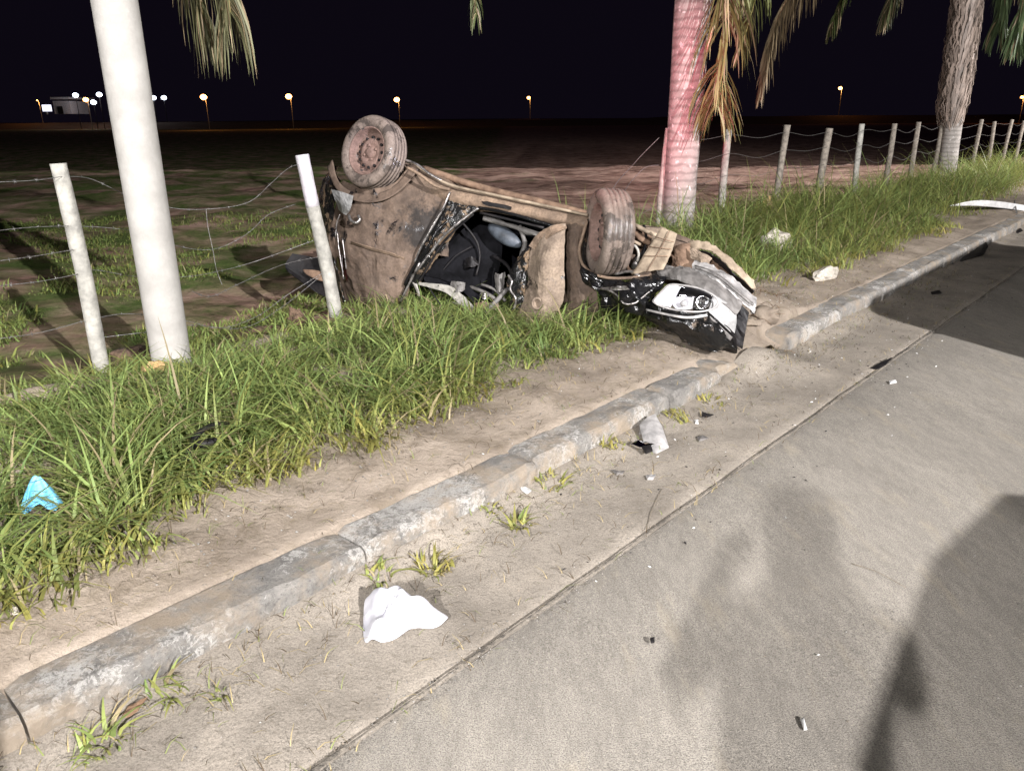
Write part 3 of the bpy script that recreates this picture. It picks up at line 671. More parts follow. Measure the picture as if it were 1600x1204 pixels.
# palm 1: smooth pale trunk nearest the camera
b1 = gp(270, 572, 0.14)
p1 = empty('palm_tree', b1, 'palm with a smooth pale straight trunk nearest the camera, between the first two fence posts', 'palm tree', 'palm trees along the verge')
v_, f_ = trunk_g(b1, 3.6, 0.114, 0.120, (0, 0), lumps=0.008); mk('trunk', v_, f_, 'trunk_smooth', p1, origin=b1)
top1 = b1 + Vector((0, 0, 3.6))
Y1 = b1.y
frond(p1, [top1, at(235, -250, Y1 - .05), at(300, -170, Y1 - .1), at(345, -80, Y1 - .1), at(360, 20, Y1 - .1)], 0.66, 95, (0.12, 0.12, 0.06), 1.3, 0.011, 3, 0.35)
frond(p1, [top1, at(225, -240, Y1 + .1), at(265, -150, Y1 + .15), at(300, -60, Y1 + .15), at(318, 30, Y1 + .15)], 0.60, 80, (0.12, 0.12, 0.06), 1.4, 0.011, 4, 0.35)
for k in range(7):
    a = 2.2 + k * 0.62; d = Vector((math.cos(a), math.sin(a), 0))
    frond(p1, [top1, top1 + d * .6 + Vector((0, 0, .6)), top1 + d * 1.5 + Vector((0, 0, .6)), top1 + d * 2.2 + Vector((0, 0, .25))], 0.5, 34, (0.08, 0.11, 0.04), 0.7, 0.016, 10 + k)
# palm 2: ringed trunk lit red
b2 = Vector((0, 0, 0)); b2.xyz = xy(7.95, 2.45); b2.z = 0.12
r_ = ray(1058, 352); uu = b2.y; b2.x = r_.x / r_.y * uu
p2 = empty('palm_tree', b2, 'palm with a thick ringed trunk washed in red light behind the nose of the wreck', 'palm tree', 'palm trees along the verge')
v_, f_ = trunk_g(b2, 3.9, 0.178, 0.205, (0.03, 0), lumps=0.03, flare=0.02); mk('trunk', v_, f_, 'trunk', p2, origin=b2)
top2 = b2 + Vector((0.03, 0, 3.9)); Y2 = b2.y
frond(p2, [top2, at(1100, -190, Y2 - .2), at(1135, -120, Y2 - .4), at(1140, -30, Y2 - .45), at(1124, 110, Y2 - .45), at(1120, 165, Y2 - .45)], 0.82, 190, (0.17, 0.17, 0.065), 0.55, 0.024, 31, 0.2)
frond(p2, [top2, at(1110, -200, Y2 + .2), at(1180, -150, Y2 + .3), at(1190, -50, Y2 + .3), at(1160, 70, Y2 + .2)], 0.60, 130, (0.13, 0.14, 0.05), 0.8, 0.020, 32, 0.15)
frond(p2, [top2, at(960, -260, Y2), at(820, -240, Y2 - .2), at(750, -90, Y2 - .3), at(744, 25, Y2 - .3)], 0.42, 100, (0.09, 0.11, 0.04), 1.0, 0.018, 33, 0.3)
for k in range(7):
    a = 0.3 + k * 0.5; d = Vector((math.cos(a), math.sin(a), 0))
    frond(p2, [top2, top2 + d * .7 + Vector((0, 0, .8)), top2 + d * 1.7 + Vector((0, 0, .8)), top2 + d * 2.6 + Vector((0, 0, .2))], 0.55, 34, (0.08, 0.10, 0.04), 0.7, 0.02, 40 + k)
# palm 3: shaggy
Y3 = 17.6; b3 = at(1484, 258, Y3); b3.z = 0.12; r_ = ray(1484, 245); b3.x = r_.x / r_.y * Y3
p3 = empty('palm_tree', b3, 'shaggy palm with dead leaf bases hanging down its trunk at the upper right', 'palm tree', 'palm trees along the verge')
v_, f_ = trunk_g(b3, 4.2, 0.185, 0.17, (-0.15, 0), lumps=0.05, flare=0.03); mk('trunk', v_, f_, 'trunk', p3, origin=b3)
top3 = b3 + Vector((-0.15, 0, 4.2))
V, Fc, C = [], [], []
rnd = random.Random(5)
for i in range(900):
    t = rnd.uniform(0.30, 1.0); a = rnd.uniform(0, 2 * math.pi); c = b3.lerp(top3, t); rr = 0.15 + 0.11 * sst(.28, .5, t) ; p = c + Vector((math.cos(a) * rr, math.sin(a) * rr, 0))
    L = rnd.uniform(0.3, 0.8); q = p + Vector((math.cos(a) * .06 - 0.10 * L, math.sin(a) * .06, -L * .5)); e = p + Vector((-0.15 * L - math.cos(a) * 0.10, 0, -L))
    if e.z < 1.2: continue
    s = Vector((-math.sin(a), math.cos(a), 0)) * rnd.uniform(.008, .028); k = len(V); V += [p - s, p + s, q - s, q + s, e]; Fc += [(k, k + 1, k + 3, k + 2), (k + 2, k + 3, k + 4)]
    cc = rnd.uniform(.5, 1.3); C += [(0.30 * cc, 0.24 * cc, 0.20 * cc, 1)] * 5
o = mk('dead_leaf_skirt', V, Fc, 'frond', p3, origin=b3); ca = o.data.color_attributes.new('Col', 'FLOAT_COLOR', 'POINT'); ca.data.foreach_set('color', np.array(C, np.float32).reshape(-1))
for sd, ct, ll, cl, dd in [(51, [top3, at(1470, -190, Y3), at(1360, -130, Y3 - .3), at(1265, -50, Y3 - .5), at(1215, 30, Y3 - .6), at(1190, 130, Y3 - .6)], 1.0, (0.20, 0.13, 0.09), 1.0),
                       (52, [top3, at(1480, -160, Y3), at(1400, -120, Y3 + .6), at(1330, -30, Y3 + .8), at(1300, 40, Y3 + .8)], .7, (0.07, 0.09, 0.03), .2),
                       (53, [top3, at(1540, -170, Y3), at(1590, -110, Y3 - .4), at(1605, -20, Y3 - .6), at(1590, 60, Y3 - .6)], 1.0, (0.09, 0.13, 0.06), .1),
                       (54, [top3, at(1540, -170, Y3), at(1570, -80, Y3 + .2), at(1568, 0, Y3 + .2), at(1560, 50, Y3 + .2)], .8, (0.09, 0.13, 0.06), .1),
                       (55, [top3, at(1500, -160, Y3 - 1), at(1440, -110, Y3 - 1), at(1400, -20, Y3 - 1), at(1385, 20, Y3 - 1)], .7, (0.06, 0.07, 0.03), .3),
                       (56, [top3, at(1600, -190, Y3), at(1680, -110, Y3), at(1700, 20, Y3)], 1.0, (0.09, 0.13, 0.06), .1)]:
    frond(p3, ct, ll * 1.15, 230, cl, 0.75, 0.042, sd, dd)
for k in range(5):
    a = 0.2 + k * 0.7; d = Vector((math.cos(a), math.sin(a), 0))
    frond(p3, [top3, top3 + d * .8 + Vector((0, 0, .9)), top3 + d * 2 + Vector((0, 0, .9)), top3 + d * 3 + Vector((0, 0, .2))], 0.7, 34, (0.08, 0.10, 0.04), 0.7, 0.03, 60 + k)

# ------------------------------------------------------------------ the overturned wreck
CA = Vector((-1.5, 6.40, 0.15)); CB = Vector((1.5, 5.05, 0.15))
EX = (CB - CA).normalized(); HN = Vector((EX.y, -EX.x, 0)).normalized()
if HN.y > 0: HN = -HN
TL = math.radians(9); SN = (HN * math.cos(TL) + Vector((0, 0, 1)) * math.sin(TL)).normalized(); SU = EX.cross(SN); SU = SU if SU.z > 0 else -SU
def S(px, py, off=0.0):
    """pixel to the near flank of the car, off metres towards the road"""
    r = ray(px, py); q0 = CA + SN * off; o_ = Vector((0, 0, H)); t = (q0 - o_).dot(SN) / r.dot(SN); return o_ + r * t
car = empty('wrecked_car', Vector((0, 5.8, 0.15)), 'crushed black hatchback lying overturned on the verge, muddy, wheels in the air', 'wrecked car')
def L(name, rows, mat, amp=0.01, freq=6, k=5, thick=0.004, jag=0.0, parent=car, seed=0):
    return loft_pts(name, [[S(*p) if len(p) == 3 else S(p[0], p[1], 0) for p in r] for r in rows], mat, parent, k, amp, freq, thick, seed=seed, jag=jag)
# rear quarter: mud-brown flank between rear wheel and door opening
L('rear_quarter_panel', [[(536, 282, -.02), (575, 295, .04), (612, 288, .06), (642, 262, .0), (672, 272, -.01), (706, 298, -.01)],
                         [(522, 322, -.03), (560, 330, .05), (610, 330, .08), (648, 322, .06), (678, 324, .02), (698, 330, -.01)],
                         [(518, 372, -.02), (556, 378, .08), (600, 380, .10), (638, 376, .07), (662, 375, .03), (675, 378, .0)],
                         [(528, 425, .0), (562, 430, .09), (595, 432, .10), (622, 428, .08), (640, 424, .04), (650, 424, .01)],
                         [(545, 492, .0), (570, 496, .04), (592, 496, .05), (608, 492, .05), (620, 488, .03), (628, 484, .0)]], 'mud', 0.030, 4, 7)
L('panel_crease', [[(548, 376, .13), (580, 386, .15), (610, 394, .14), (632, 402, .10)], [(548, 381, .10), (580, 391, .12), (610, 399, .12), (632, 407, .08)]], 'mudlight', 0.003, 9, 4)
L('wheel_arch', [[(520, 250, -.02), (530, 284, .02), (556, 302, .06), (592, 303, .07), (622, 286, .05), (646, 256, .01)],
                 [(512, 262, -.02), (526, 296, .04), (556, 314, .10), (594, 315, .11), (628, 296, .08), (655, 264, .02)]], 'mud', 0.005, 9, 5, 0.01)
L('rear_corner_panel', [[(528, 258, -.30), (522, 265, -.10), (532, 282, -.02)], [(505, 285, -.40), (507, 300, -.16), (524, 322, -.03)],
                        [(498, 325, -.42), (506, 345, -.16), (520, 372, -.02)], [(505, 385, -.42), (514, 400, -.12), (529, 425, .0)], [(520, 480, -.4), (530, 485, -.1), (546, 492, .0)]], 'mudpat', 0.018, 6, 6)
L('tail_light', [[(527, 350, .0), (536, 352, .03), (543, 356, .05)], [(525, 385, .0), (533, 390, .04), (541, 395, .06)], [(530, 425, .0), (536, 432, .04), (543, 440, .05)]], 'redlens', 0.002, 9, 4, 0.02)
for l in ([(527, 362, .06), (529, 385, .07), (533, 410, .06), (537, 436, .05)], [(535, 372, .09), (538, 395, .09), (541, 420, .08)], [(531, 335, .08), (526, 350, .08), (524, 372, .08)]):
    tube('tail_light_trim', [S(*p) for p in l], 0.006, 'torn', car, seg=6)
L('rear_bumper', [[(518, 296, .03), (535, 300, .08), (552, 306, .12)], [(524, 312, .05), (540, 322, .12), (548, 326, .13)], [(530, 328, .02), (536, 333, .07), (541, 336, .08)]], 'plate', 0.008, 10, 4)
tube('tow_eye', [S(545, 336, .12), S(548, 344, .14), S(556, 348, .14), S(562, 343, .13), S(560, 337, .12)], 0.012, 'steel', car)
# torn tailgate sticking out to the left behind the post
L('tailgate', [[(457, 396, -.25), (480, 400, -.30), (510, 406, -.30)], [(446, 418, -.2), (474, 434, -.25), (512, 446, -.25)], [(470, 436, -.2), (500, 460, -.22), (522, 466, -.2)]], 'plastic', 0.006, 6, 5, 0.02)
L('tailgate_inner_panel', [[(473, 421, -.20), (492, 422, -.22), (510, 426, -.22)], [(478, 428, -.2), (495, 437, -.2), (512, 441, -.2)]], 'rust', 0.004, 9, 4, 0.01)
def back_(p, d, dz=0.0):
    q = p - HN * d; q.z += dz; return q
# sill and underbody
L('sill', [[(640, 252, -.10), (670, 270, -.10), (704, 290, -.06), (760, 303, -.06), (830, 318, -.06), (918, 336, -.06)],
           [(645, 262, .0), (672, 280, .02), (706, 297, .03), (760, 309, .03), (830, 323, .03), (918, 341, .03)],
           [(660, 285, .03), (680, 298, .03), (708, 310, .05), (762, 322, .05), (832, 336, .05), (916, 352, .05)],
           [(690, 315, .0), (700, 322, .0), (722, 332, .0), (766, 330, .0), (834, 344, .0), (912, 360, .0)]], 'mudlight', 0.006, 8, 6, 0.006)
tube('sill_flange', [S(640, 252, -.02), S(668, 270, .02), S(704, 289, .05), S(770, 304, .05), S(840, 319, .05), S(918, 336, .05)], 0.011, 'cream', car, seg=6)
tube('brake_pipe', [S(636, 262, .10), S(655, 272, .12), S(680, 290, .10), S(703, 296, .08)], 0.012, 'mudlight', car)
tube('brake_pipe', [S(632, 250, .0), S(650, 256, .05), S(672, 272, .05), S(690, 282, .04)], 0.009, 'torn', car)
L('sill_dent', [[(752, 314, .066), (775, 317, .066), (800, 323, .066)], [(756, 320, .066), (776, 324, .066), (798, 328, .066)]], 'plastic', 0.006, 25, 4, 0.01, 0.006)
def back(p, d, dz=0.0):
    q = p - HN * d; q.z += dz; return q
# floor pan: from the sill away from the road, dipping towards the far flank
pts = [S(560, 262, -.05), S(640, 262, -.05), S(706, 300, -.05), S(830, 328, -.05), S(918, 346, -.05), S(1010, 372, -.05)]
loft_pts('floor_pan', [[back(p, 0, -.02) for p in pts], [back(p, .45, -.10) for p in pts], [back(p, .9, -.22) for p in pts], [back(p, 1.3, -.40) for p in pts]], 'mudlight', car, 6, 0.02, 4, 0.01)
pts2 = [back(S(x, y, -.05), 1.3, -.42) for x, y in ((545, 290), (640, 280), (706, 306), (830, 334), (918, 352), (1010, 378))]
lowr = [Vector((p.x, p.y, 0.12)) for p in pts2]
loft_pts('far_side_panel', [pts2, [a.lerp(b_, .5) - HN * .12 for a, b_ in zip(pts2, lowr)], lowr], 'mudpat', car, 5, 0.02, 4, 0.01)
tube('exhaust_pipe', [back(S(600, 270), .6, 0), back(S(700, 300), .62, -.02), back(S(820, 325), .6, -.04), back(S(930, 350), .5, -.05)], 0.03, 'rust', car)
L('rear_end_panel', [[(524, 262, -.1), (524, 262, -.5), (524, 280, -1.2)], [(500, 330, -.35), (500, 330, -.7), (505, 350, -1.2)], [(530, 480, -.2), (530, 470, -.7), (530, 450, -1.2)]], 'mudpat', 0.03, 5, 5, 0.006)
# interior seen through the crushed door opening
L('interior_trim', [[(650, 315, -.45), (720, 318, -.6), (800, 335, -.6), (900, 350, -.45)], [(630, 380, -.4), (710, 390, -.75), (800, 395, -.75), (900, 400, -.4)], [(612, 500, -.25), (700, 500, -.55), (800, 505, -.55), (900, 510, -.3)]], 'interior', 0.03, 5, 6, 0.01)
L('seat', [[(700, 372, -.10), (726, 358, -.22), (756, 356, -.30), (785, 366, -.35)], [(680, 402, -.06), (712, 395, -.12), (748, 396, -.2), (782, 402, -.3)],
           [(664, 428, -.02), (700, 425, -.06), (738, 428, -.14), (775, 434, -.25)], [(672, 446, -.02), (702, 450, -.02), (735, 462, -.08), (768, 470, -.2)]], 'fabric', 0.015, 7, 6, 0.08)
L('seat_belt', [[(664, 430, .03), (690, 436, .03), (716, 448, .03), (745, 478, .02)], [(672, 418, .02), (705, 426, .02), (730, 444, .02), (757, 474, .01)]], 'fabric', 0.006, 10, 5, 0.006)
c = S(788, 368, -.12); ex = (S(814, 384, -.12) - S(762, 352, -.12)); hr = []
q = Matrix((ex.normalized(), SN.cross(ex.normalized()), SN)).transposed()
g = G(); v_, f_ = lump_g((0, 0, 0), (ex.length / 2, 0.062, 0.05), 0.05, 3, 2); g.add([q @ p + c for p in v_], f_); g.make('headrest', 'headrest', car)
L('headliner', [[(648, 440, .02), (668, 442, .06), (700, 446, .07), (722, 460, .07), (752, 490, .06)], [(652, 444, .02), (668, 448, .05), (696, 456, .05), (718, 474, .05), (744, 492, .05)]], 'headliner', 0.006, 12, 6, 0.006, 0.004)
L('headliner_scrap', [[(644, 440, .06), (652, 444, .08)], [(650, 452, .07), (655, 456, .09)], [(653, 462, .07), (657, 463, .08)]], 'headliner', 0.004, 20, 4, 0.004, 0.004)
L('broken_trim', [[(742, 474, .08), (752, 472, .08), (762, 478, .08)], [(745, 490, .08), (752, 484, .09), (760, 486, .08)]], 'rust', 0.004, 20, 4, 0.006, 0.003)
tube('roof_bar', [S(733, 505, .10), S(752, 492, .10), S(772, 474, .08), S(792, 452, .04)], 0.018, 'greyplastic', car)
tube('roof_bar', [S(735, 448, .0), S(760, 458, .03), S(778, 470, .04)], 0.014, 'greyplastic', car)
for l, r, mt in [([(720, 345, -.05), (742, 372, -.1), (750, 400, -.12), (744, 430, -.08)], .010, 'plastic'), ([(690, 425, .0), (712, 400, -.03), (738, 385, -.1)], .007, 'plastic'),
             ([(770, 400, -.2), (790, 412, -.15), (800, 432, -.1), (790, 455, -.05)], .014, 'plastic'), ([(752, 444, .02), (772, 452, .03), (790, 470, .03)], .010, 'greyplastic'),
             ([(700, 470, .06), (722, 478, .08), (744, 496, .08)], .006, 'torn'), ([(812, 352, -.1), (820, 380, -.12), (812, 404, -.1)], .018, 'greyplastic'),
             ([(668, 446, .05), (684, 470, .06), (700, 492, .05)], .005, 'plastic'), ([(755, 340, -.02), (790, 350, -.08), (825, 362, -.1), (850, 368, -.1)], .020, 'greyplastic')]:
    tube('loose_trim', [S(*p) for p in l], r, mt, car, seg=7, rough=.6)
for x0, y0, sx, sy, of, mt, sd in [(716, 448, 16, 8, .04, 'greyplastic', 1), (770, 478, 14, 8, .05, 'mud2', 2), (780, 440, 10, 16, .02, 'greyplastic', 3), (736, 408, 12, 9, -.06, 'plastic', 4), (690, 388, 9, 14, -.02, 'mud', 5), (806, 470, 8, 12, .06, 'mudpat', 6), (757, 462, 9, 6, .05, 'torn', 7)]:
    rj = random.Random(sd); q_ = lambda: rj.uniform(.5, 1.2)
    L('torn_scrap', [[(x0 - sx * q_(), y0 - sy * q_(), of), (x0, y0 - sy * q_(), of + .03), (x0 + sx * q_(), y0 - sy * q_(), of)], [(x0 - sx * q_(), y0 + sy * q_(), of), (x0, y0 + sy * q_(), of + .04), (x0 + sx * q_(), y0 + sy * q_(), of)]], mt, .008, 16, 5, .003, .008, seed=sd)
tube('rear_axle', [S(600, 250, -.1), back_(S(612, 262), .5, -.08), back_(S(618, 270), 1.1, -.30)], .035, 'mud', car)
tube('shock_absorber', [S(628, 262, -.05), S(652, 262, -.12), S(672, 276, -.14)], .022, 'mud', car)
# torn pillar edges round the opening
for l, r, mt in [([(703, 300, .07), (692, 326, .09), (672, 360, .11), (655, 392, .10), (648, 410, .08)], .008, 'torn'),
             ([(748, 325, .06), (735, 334, .08), (712, 352, .10), (690, 372, .10), (672, 396, .09), (655, 418, .09), (640, 436, .06)], .010, 'torn'),
             ([(740, 334, .03), (715, 356, .06), (692, 380, .06), (674, 408, .06), (660, 432, .05), (652, 442, .04)], .008, 'plastic'),
             ([(700, 345, .06), (682, 362, .10), (668, 388, .11), (650, 412, .10), (632, 445, .08)], .012, 'gloss'),
             ([(626, 470, .08), (640, 442, .10), (656, 410, .11)], .009, 'torn'),
             ([(748, 324, .05), (790, 332, .05), (840, 346, .04), (890, 360, .03)], .012, 'gloss'),
             ([(750, 332, .02), (800, 344, .02), (850, 356, .02)], .010, 'plastic')]:
    tube('pillar_edge', [S(*p) for p in l], r, mt, car, seg=7, rough=0.5)
L('pillar_panel', [[(704, 302, .02), (722, 312, .03), (750, 324, .03)], [(690, 332, .05), (702, 342, .06), (722, 350, .04)], [(672, 362, .06), (684, 374, .06), (696, 384, .02)],
                   [(655, 396, .06), (664, 406, .06), (676, 412, .02)], [(634, 440, .03), (642, 446, .03), (654, 448, .0)]], 'mudpat', 0.016, 12, 6, 0.006, 0.006)
L('rear_quarter_edge', [[(652, 412, .03), (645, 436, .05)], [(636, 442, .04), (630, 462, .06)], [(622, 480, .03), (618, 500, .04)]], 'gloss', 0.01, 14, 6, 0.01, 0.006)
# crushed front door skin folded down
L('front_door', [[(842, 366, .10), (862, 356, .14), (884, 350, .12)], [(830, 388, .12), (860, 384, .20), (882, 382, .15)], [(826, 412, .12), (852, 412, .22), (881, 412, .17)],
                 [(824, 440, .12), (850, 444, .24), (882, 444, .18)], [(820, 470, .12), (848, 474, .24), (880, 466, .17)], [(812, 500, .10), (842, 506, .20), (868, 492, .14)]], 'mud2', 0.022, 5, 8, 0.005, 0.005)
L('door_fold', [[(884, 348, .12), (862, 353, .18), (840, 366, .14), (826, 384, .14)], [(886, 356, .14), (866, 364, .22), (848, 378, .18), (838, 392, .14)]], 'mudlight', 0.008, 12, 6, 0.006)
L('door_inner_skin', [[(800, 424, .05), (812, 400, .10), (830, 384, .12)], [(792, 440, .06), (806, 428, .14), (826, 410, .14)], [(800, 462, .06), (808, 458, .14), (822, 446, .14)], [(803, 484, .05), (808, 484, .10), (816, 482, .12)]], 'mudpat', 0.02, 16, 7, 0.006, 0.006)
g = G(); cc = S(839, 474, .27); v_, f_ = lathe_g(cc, SN, [(0.046, -0.03), (0.046, 0.0), (0.036, 0.008), (0.030, 0.0), (0.028, -0.03), (0.001, -0.032)], 20); g.add(v_, f_); g.make('door_handle_recess', 'mud2', car)
tube('door_edge_trim', [S(794, 430, .12), S(800, 440, .14), S(797, 452, .14), S(806, 466, .15), S(803, 482, .13)], .008, 'torn', car, rough=.5)
# door pillar and front bulkhead
L('front_bulkhead', [[(884, 346, .02), (902, 338, .03), (920, 336, .0)], [(884, 380, .04), (900, 378, .08), (914, 376, .0)], [(886, 410, .04), (900, 408, .10), (914, 414, .03)],
                     [(884, 450, .04), (905, 444, .12), (930, 440, .08)], [(878, 496, .02), (905, 496, .08), (935, 486, .08)]], 'mud', 0.012, 8, 6, 0.006)
L('wheel_well', [[(918, 338, .02), (950, 346, -.25), (990, 352, -.3)], [(912, 378, .05), (945, 385, -.25), (990, 388, -.3)], [(912, 410, .08), (940, 420, -.2), (990, 424, -.22)], [(932, 432, .12), (960, 436, .0), (1000, 436, -.05)]], 'mudpat', 0.012, 8, 6, 0.008)
tube('wheel_arch_lip', [S(917, 345, .06), S(910, 370, .10), S(905, 392, .13), S(910, 412, .16), S(924, 426, .19), S(950, 434, .22), S(985, 434, .24), S(1018, 430, .24)], 0.011, 'mudlight', car)
# front fender: glossy crumpled black
L('front_fender', [[(908, 412, .14), (940, 432, .20), (975, 435, .24), (1012, 430, .26), (1040, 436, .24)], [(918, 440, .16), (946, 450, .24), (975, 452, .32), (1008, 450, .34), (1036, 448, .30)],
                   [(936, 456, .18), (956, 464, .26), (980, 468, .36), (1002, 470, .37), (1024, 464, .32)], [(948, 476, .14), (966, 482, .20), (986, 488, .28), (1006, 490, .30), (1026, 486, .30)]], 'gloss', 0.055, 6, 9, 0.005, seed=3)
L('fender_tear', [[(940, 450, .28), (958, 448, .36), (980, 446, .40)], [(936, 453, .28), (956, 454, .36), (984, 452, .40)]], 'torn', 0.01, 20, 6, 0.004, 0.004)
tube('fender_tear_edge', [S(938, 451, .32), S(952, 454, .36), S(965, 462, .38), S(975, 474, .40), S(990, 474, .40), S(1002, 466, .38), S(1015, 455, .36)], .006, 'torn', car, rough=.6)
# bumper cover
L('front_bumper', [[(1000, 470, .28), (1030, 480, .36), (1060, 488, .42), (1092, 490, .44), (1112, 496, .40)], [(1002, 490, .28), (1030, 498, .38), (1062, 506, .46), (1100, 512, .46), (1130, 520, .38)],
                   [(1010, 505, .22), (1040, 515, .30), (1070, 530, .36), (1104, 546, .36), (1150, 545, .30)]], 'scuffed', 0.040, 6, 9, 0.006, 0.010, seed=8)
L('bumper_underside', [[(1112, 494, .38), (1132, 506, .36), (1150, 522, .30)], [(1108, 520, .30), (1130, 535, .25), (1152, 548, .22)], [(1090, 545, .15), (1120, 552, .1), (1150, 552, .1)]], 'plastic', 0.012, 9, 5, 0.006)
L('bumper_rim', [[(1010, 482, .36), (1040, 489, .44), (1075, 494, .48), (1104, 490, .47)], [(1010, 485, .36), (1040, 492, .44), (1075, 498, .48), (1106, 494, .47)]], 'greybeam', 0.003, 12, 5, 0.01)
# headlight
hl = L('headlight', [[(1044, 446, .36), (1068, 446, .36), (1092, 452, .36), (1114, 462, .34)], [(1032, 458, .36), (1062, 462, .34), (1092, 466, .34), (1120, 470, .33)], [(1020, 470, .36), (1055, 477, .36), (1090, 482, .36), (1116, 480, .34)]], 'plastic', 0.002, 9, 5, 0.02)
WLk = WL[hl.name]
def LH(name, rows, mat, **k): return L(name, rows, mat, parent=hl, **k)
LH('reflector', [[(1044, 447, .42), (1055, 446, .43), (1064, 448, .42)], [(1032, 458, .42), (1046, 461, .41), (1056, 464, .41)], [(1021, 471, .42), (1034, 477, .42), (1048, 480, .42)]], 'bright', amp=0.004, freq=12, k=5, thick=.006)
LH('reflector', [[(1052, 465, .40), (1068, 463, .38), (1084, 465, .40)], [(1050, 475, .39), (1068, 474, .37), (1082, 476, .39)], [(1056, 482, .40), (1072, 484, .40), (1082, 482, .40)]], 'bright', amp=0.005, freq=14, k=5, thick=.006)
g = G(); v_, f_ = lathe_g(S(1098, 472, .39), SN, [(0.045, 0.0), (0.042, 0.012), (0.034, 0.0), (0.018, -0.02), (0.001, -0.024)], 20); g.add(v_, f_); g.make('lamp_bowl', 'chrome', hl)
g = G(); v_, f_ = lathe_g(S(1068, 474, .40), SN, [(0.022, -0.01), (0.020, 0.012), (0.008, 0.020), (0.001, 0.021)], 16); g.add(v_, f_); g.make('lamp_bulb', 'whiteplastic', hl)
tube('headlight_bezel', [S(1020, 470, .42), S(1034, 455, .43), S(1046, 445, .43), S(1070, 446, .42), S(1094, 451, .42), S(1116, 462, .40), S(1122, 472, .40), S(1114, 482, .41), S(1090, 487, .43), S(1055, 484, .43), S(1030, 477, .43), S(1020, 470, .42)], 0.007, 'greybeam', hl, seg=6)
LH('lens', [[(1046, 448, .45), (1070, 448, .45), (1094, 453, .44), (1112, 462, .42)], [(1034, 458, .46), (1062, 460, .48), (1092, 465, .47), (1117, 470, .43)], [(1024, 469, .45), (1055, 480, .46), (1088, 484, .46), (1110, 480, .43)]], 'lens', amp=0.0, k=5, thick=.004)
# white plate like fragment of the grille
L('grille_plate', [[(1114, 460, .34), (1134, 472, .30), (1150, 488, .26)], [(1110, 476, .38), (1130, 492, .34), (1150, 505, .28)], [(1106, 486, .40), (1126, 504, .38), (1146, 524, .30)]], 'plate', 0.004, 6, 6, 0.008)
L('grille_plate_edge', [[(1104, 488, .42), (1124, 507, .40), (1144, 526, .32)], [(1101, 493, .42), (1120, 513, .40), (1140, 532, .32)]], 'greyplastic', 0.003, 6, 5, 0.01)
# bumper beams
L('bumper_beam', [[(1084, 408, .06), (1118, 418, .10), (1150, 440, .14), (1180, 466, .12)], [(1084, 414, .12), (1116, 426, .18), (1148, 450, .20), (1180, 474, .17)], [(1082, 424, .14), (1110, 434, .20), (1142, 458, .22), (1178, 490, .18)]], 'greybeam', 0.018, 9, 8, 0.010, 0.010)
for dy in (4, 8): tube('beam_rib', [S(1086, 411 + dy, .16), S(1116, 421 + dy, .22), S(1148, 445 + dy, .24), S(1176, 469 + dy, .21)], .005, 'greyplastic', car, seg=5)
L('lower_beam', [[(1030, 416, .08), (1068, 418, .14), (1112, 436, .20), (1160, 470, .20)], [(1026, 424, .16), (1066, 428, .24), (1108, 448, .30), (1156, 484, .26)], [(1034, 436, .18), (1064, 440, .28), (1104, 458, .34), (1150, 492, .28)]], 'greyplastic', 0.018, 9, 8, 0.008, 0.008)
L('beam_shadow_panel', [[(1082, 430, .02), (1120, 445, .05), (1170, 488, .05)], [(1080, 460, .05), (1120, 480, .10), (1165, 515, .08)], [(1090, 500, .05), (1125, 525, .10), (1160, 545, .08)]], 'plastic', 0.02, 8, 5, 0.01)  # dark sheet put in for the shade behind the beams
# bonnet edge and crossmember
L('bonnet_edge', [[(1076, 377, -.06), (1100, 377, -.04), (1122, 388, -.03), (1150, 412, -.02), (1178, 440, .0)], [(1082, 390, .0), (1104, 391, .01), (1124, 404, .02), (1150, 428, .03), (1180, 455, .03)]], 'cream', 0.007, 12, 8, 0.006, 0.012)
L('bonnet_underside', [[(1082, 391, -.01), (1104, 392, .0), (1124, 405, .01), (1150, 429, .02), (1179, 455, .02)], [(1086, 398, -.06), (1106, 400, -.06), (1122, 412, -.05), (1146, 435, -.05), (1174, 460, -.04)]], 'plastic', 0.006, 10, 6, 0.006, 0.006)
L('bonnet_stiffener', [[(1100, 392, -.08), (1130, 412, -.07), (1174, 452, -.05)], [(1084, 408, -.04), (1120, 424, -.03), (1176, 466, -.02)]], 'rust', 0.012, 14, 7, 0.006, 0.01)
L('radiator_support', [[(1046, 388, -.06), (1062, 382, -.02), (1082, 380, -.04)], [(1050, 404, -.02), (1066, 402, .02), (1084, 400, .0)], [(1048, 420, .0), (1066, 420, .04), (1084, 420, .02)]], 'rust', 0.012, 14, 6, 0.008)
L('torn_liner', [[(1078, 386, .02), (1096, 394, .06), (1112, 404, .04)], [(1082, 400, .04), (1096, 404, .10), (1108, 410, .06)], [(1088, 410, .04), (1098, 414, .08), (1106, 416, .06)]], 'mud2', 0.014, 16, 6, 0.005, 0.005)
L('inner_fender_liner', [[(1034, 354, .12), (1058, 366, .13)], [(1012, 390, .19), (1049, 395, .20)], [(988, 428, .24), (1036, 421, .26)]], 'cream', 0.005, 9, 8, 0.010, 0.006)
for i in range(3):
    a = .22 + i * .2
    tube('liner_rib', [S(1034 + (988 - 1034) * a, 354 + (428 - 354) * a, .16 + .1 * a), S(1058 + (1036 - 1058) * a, 366 + (421 - 366) * a, .17 + .1 * a)], .003, 'rust', car, seg=5, k=2)
tube('liner_rib', [S(1046, 360, .145), S(1030, 392, .215), S(1010, 425, .262)], .003, 'rust', car, seg=5)
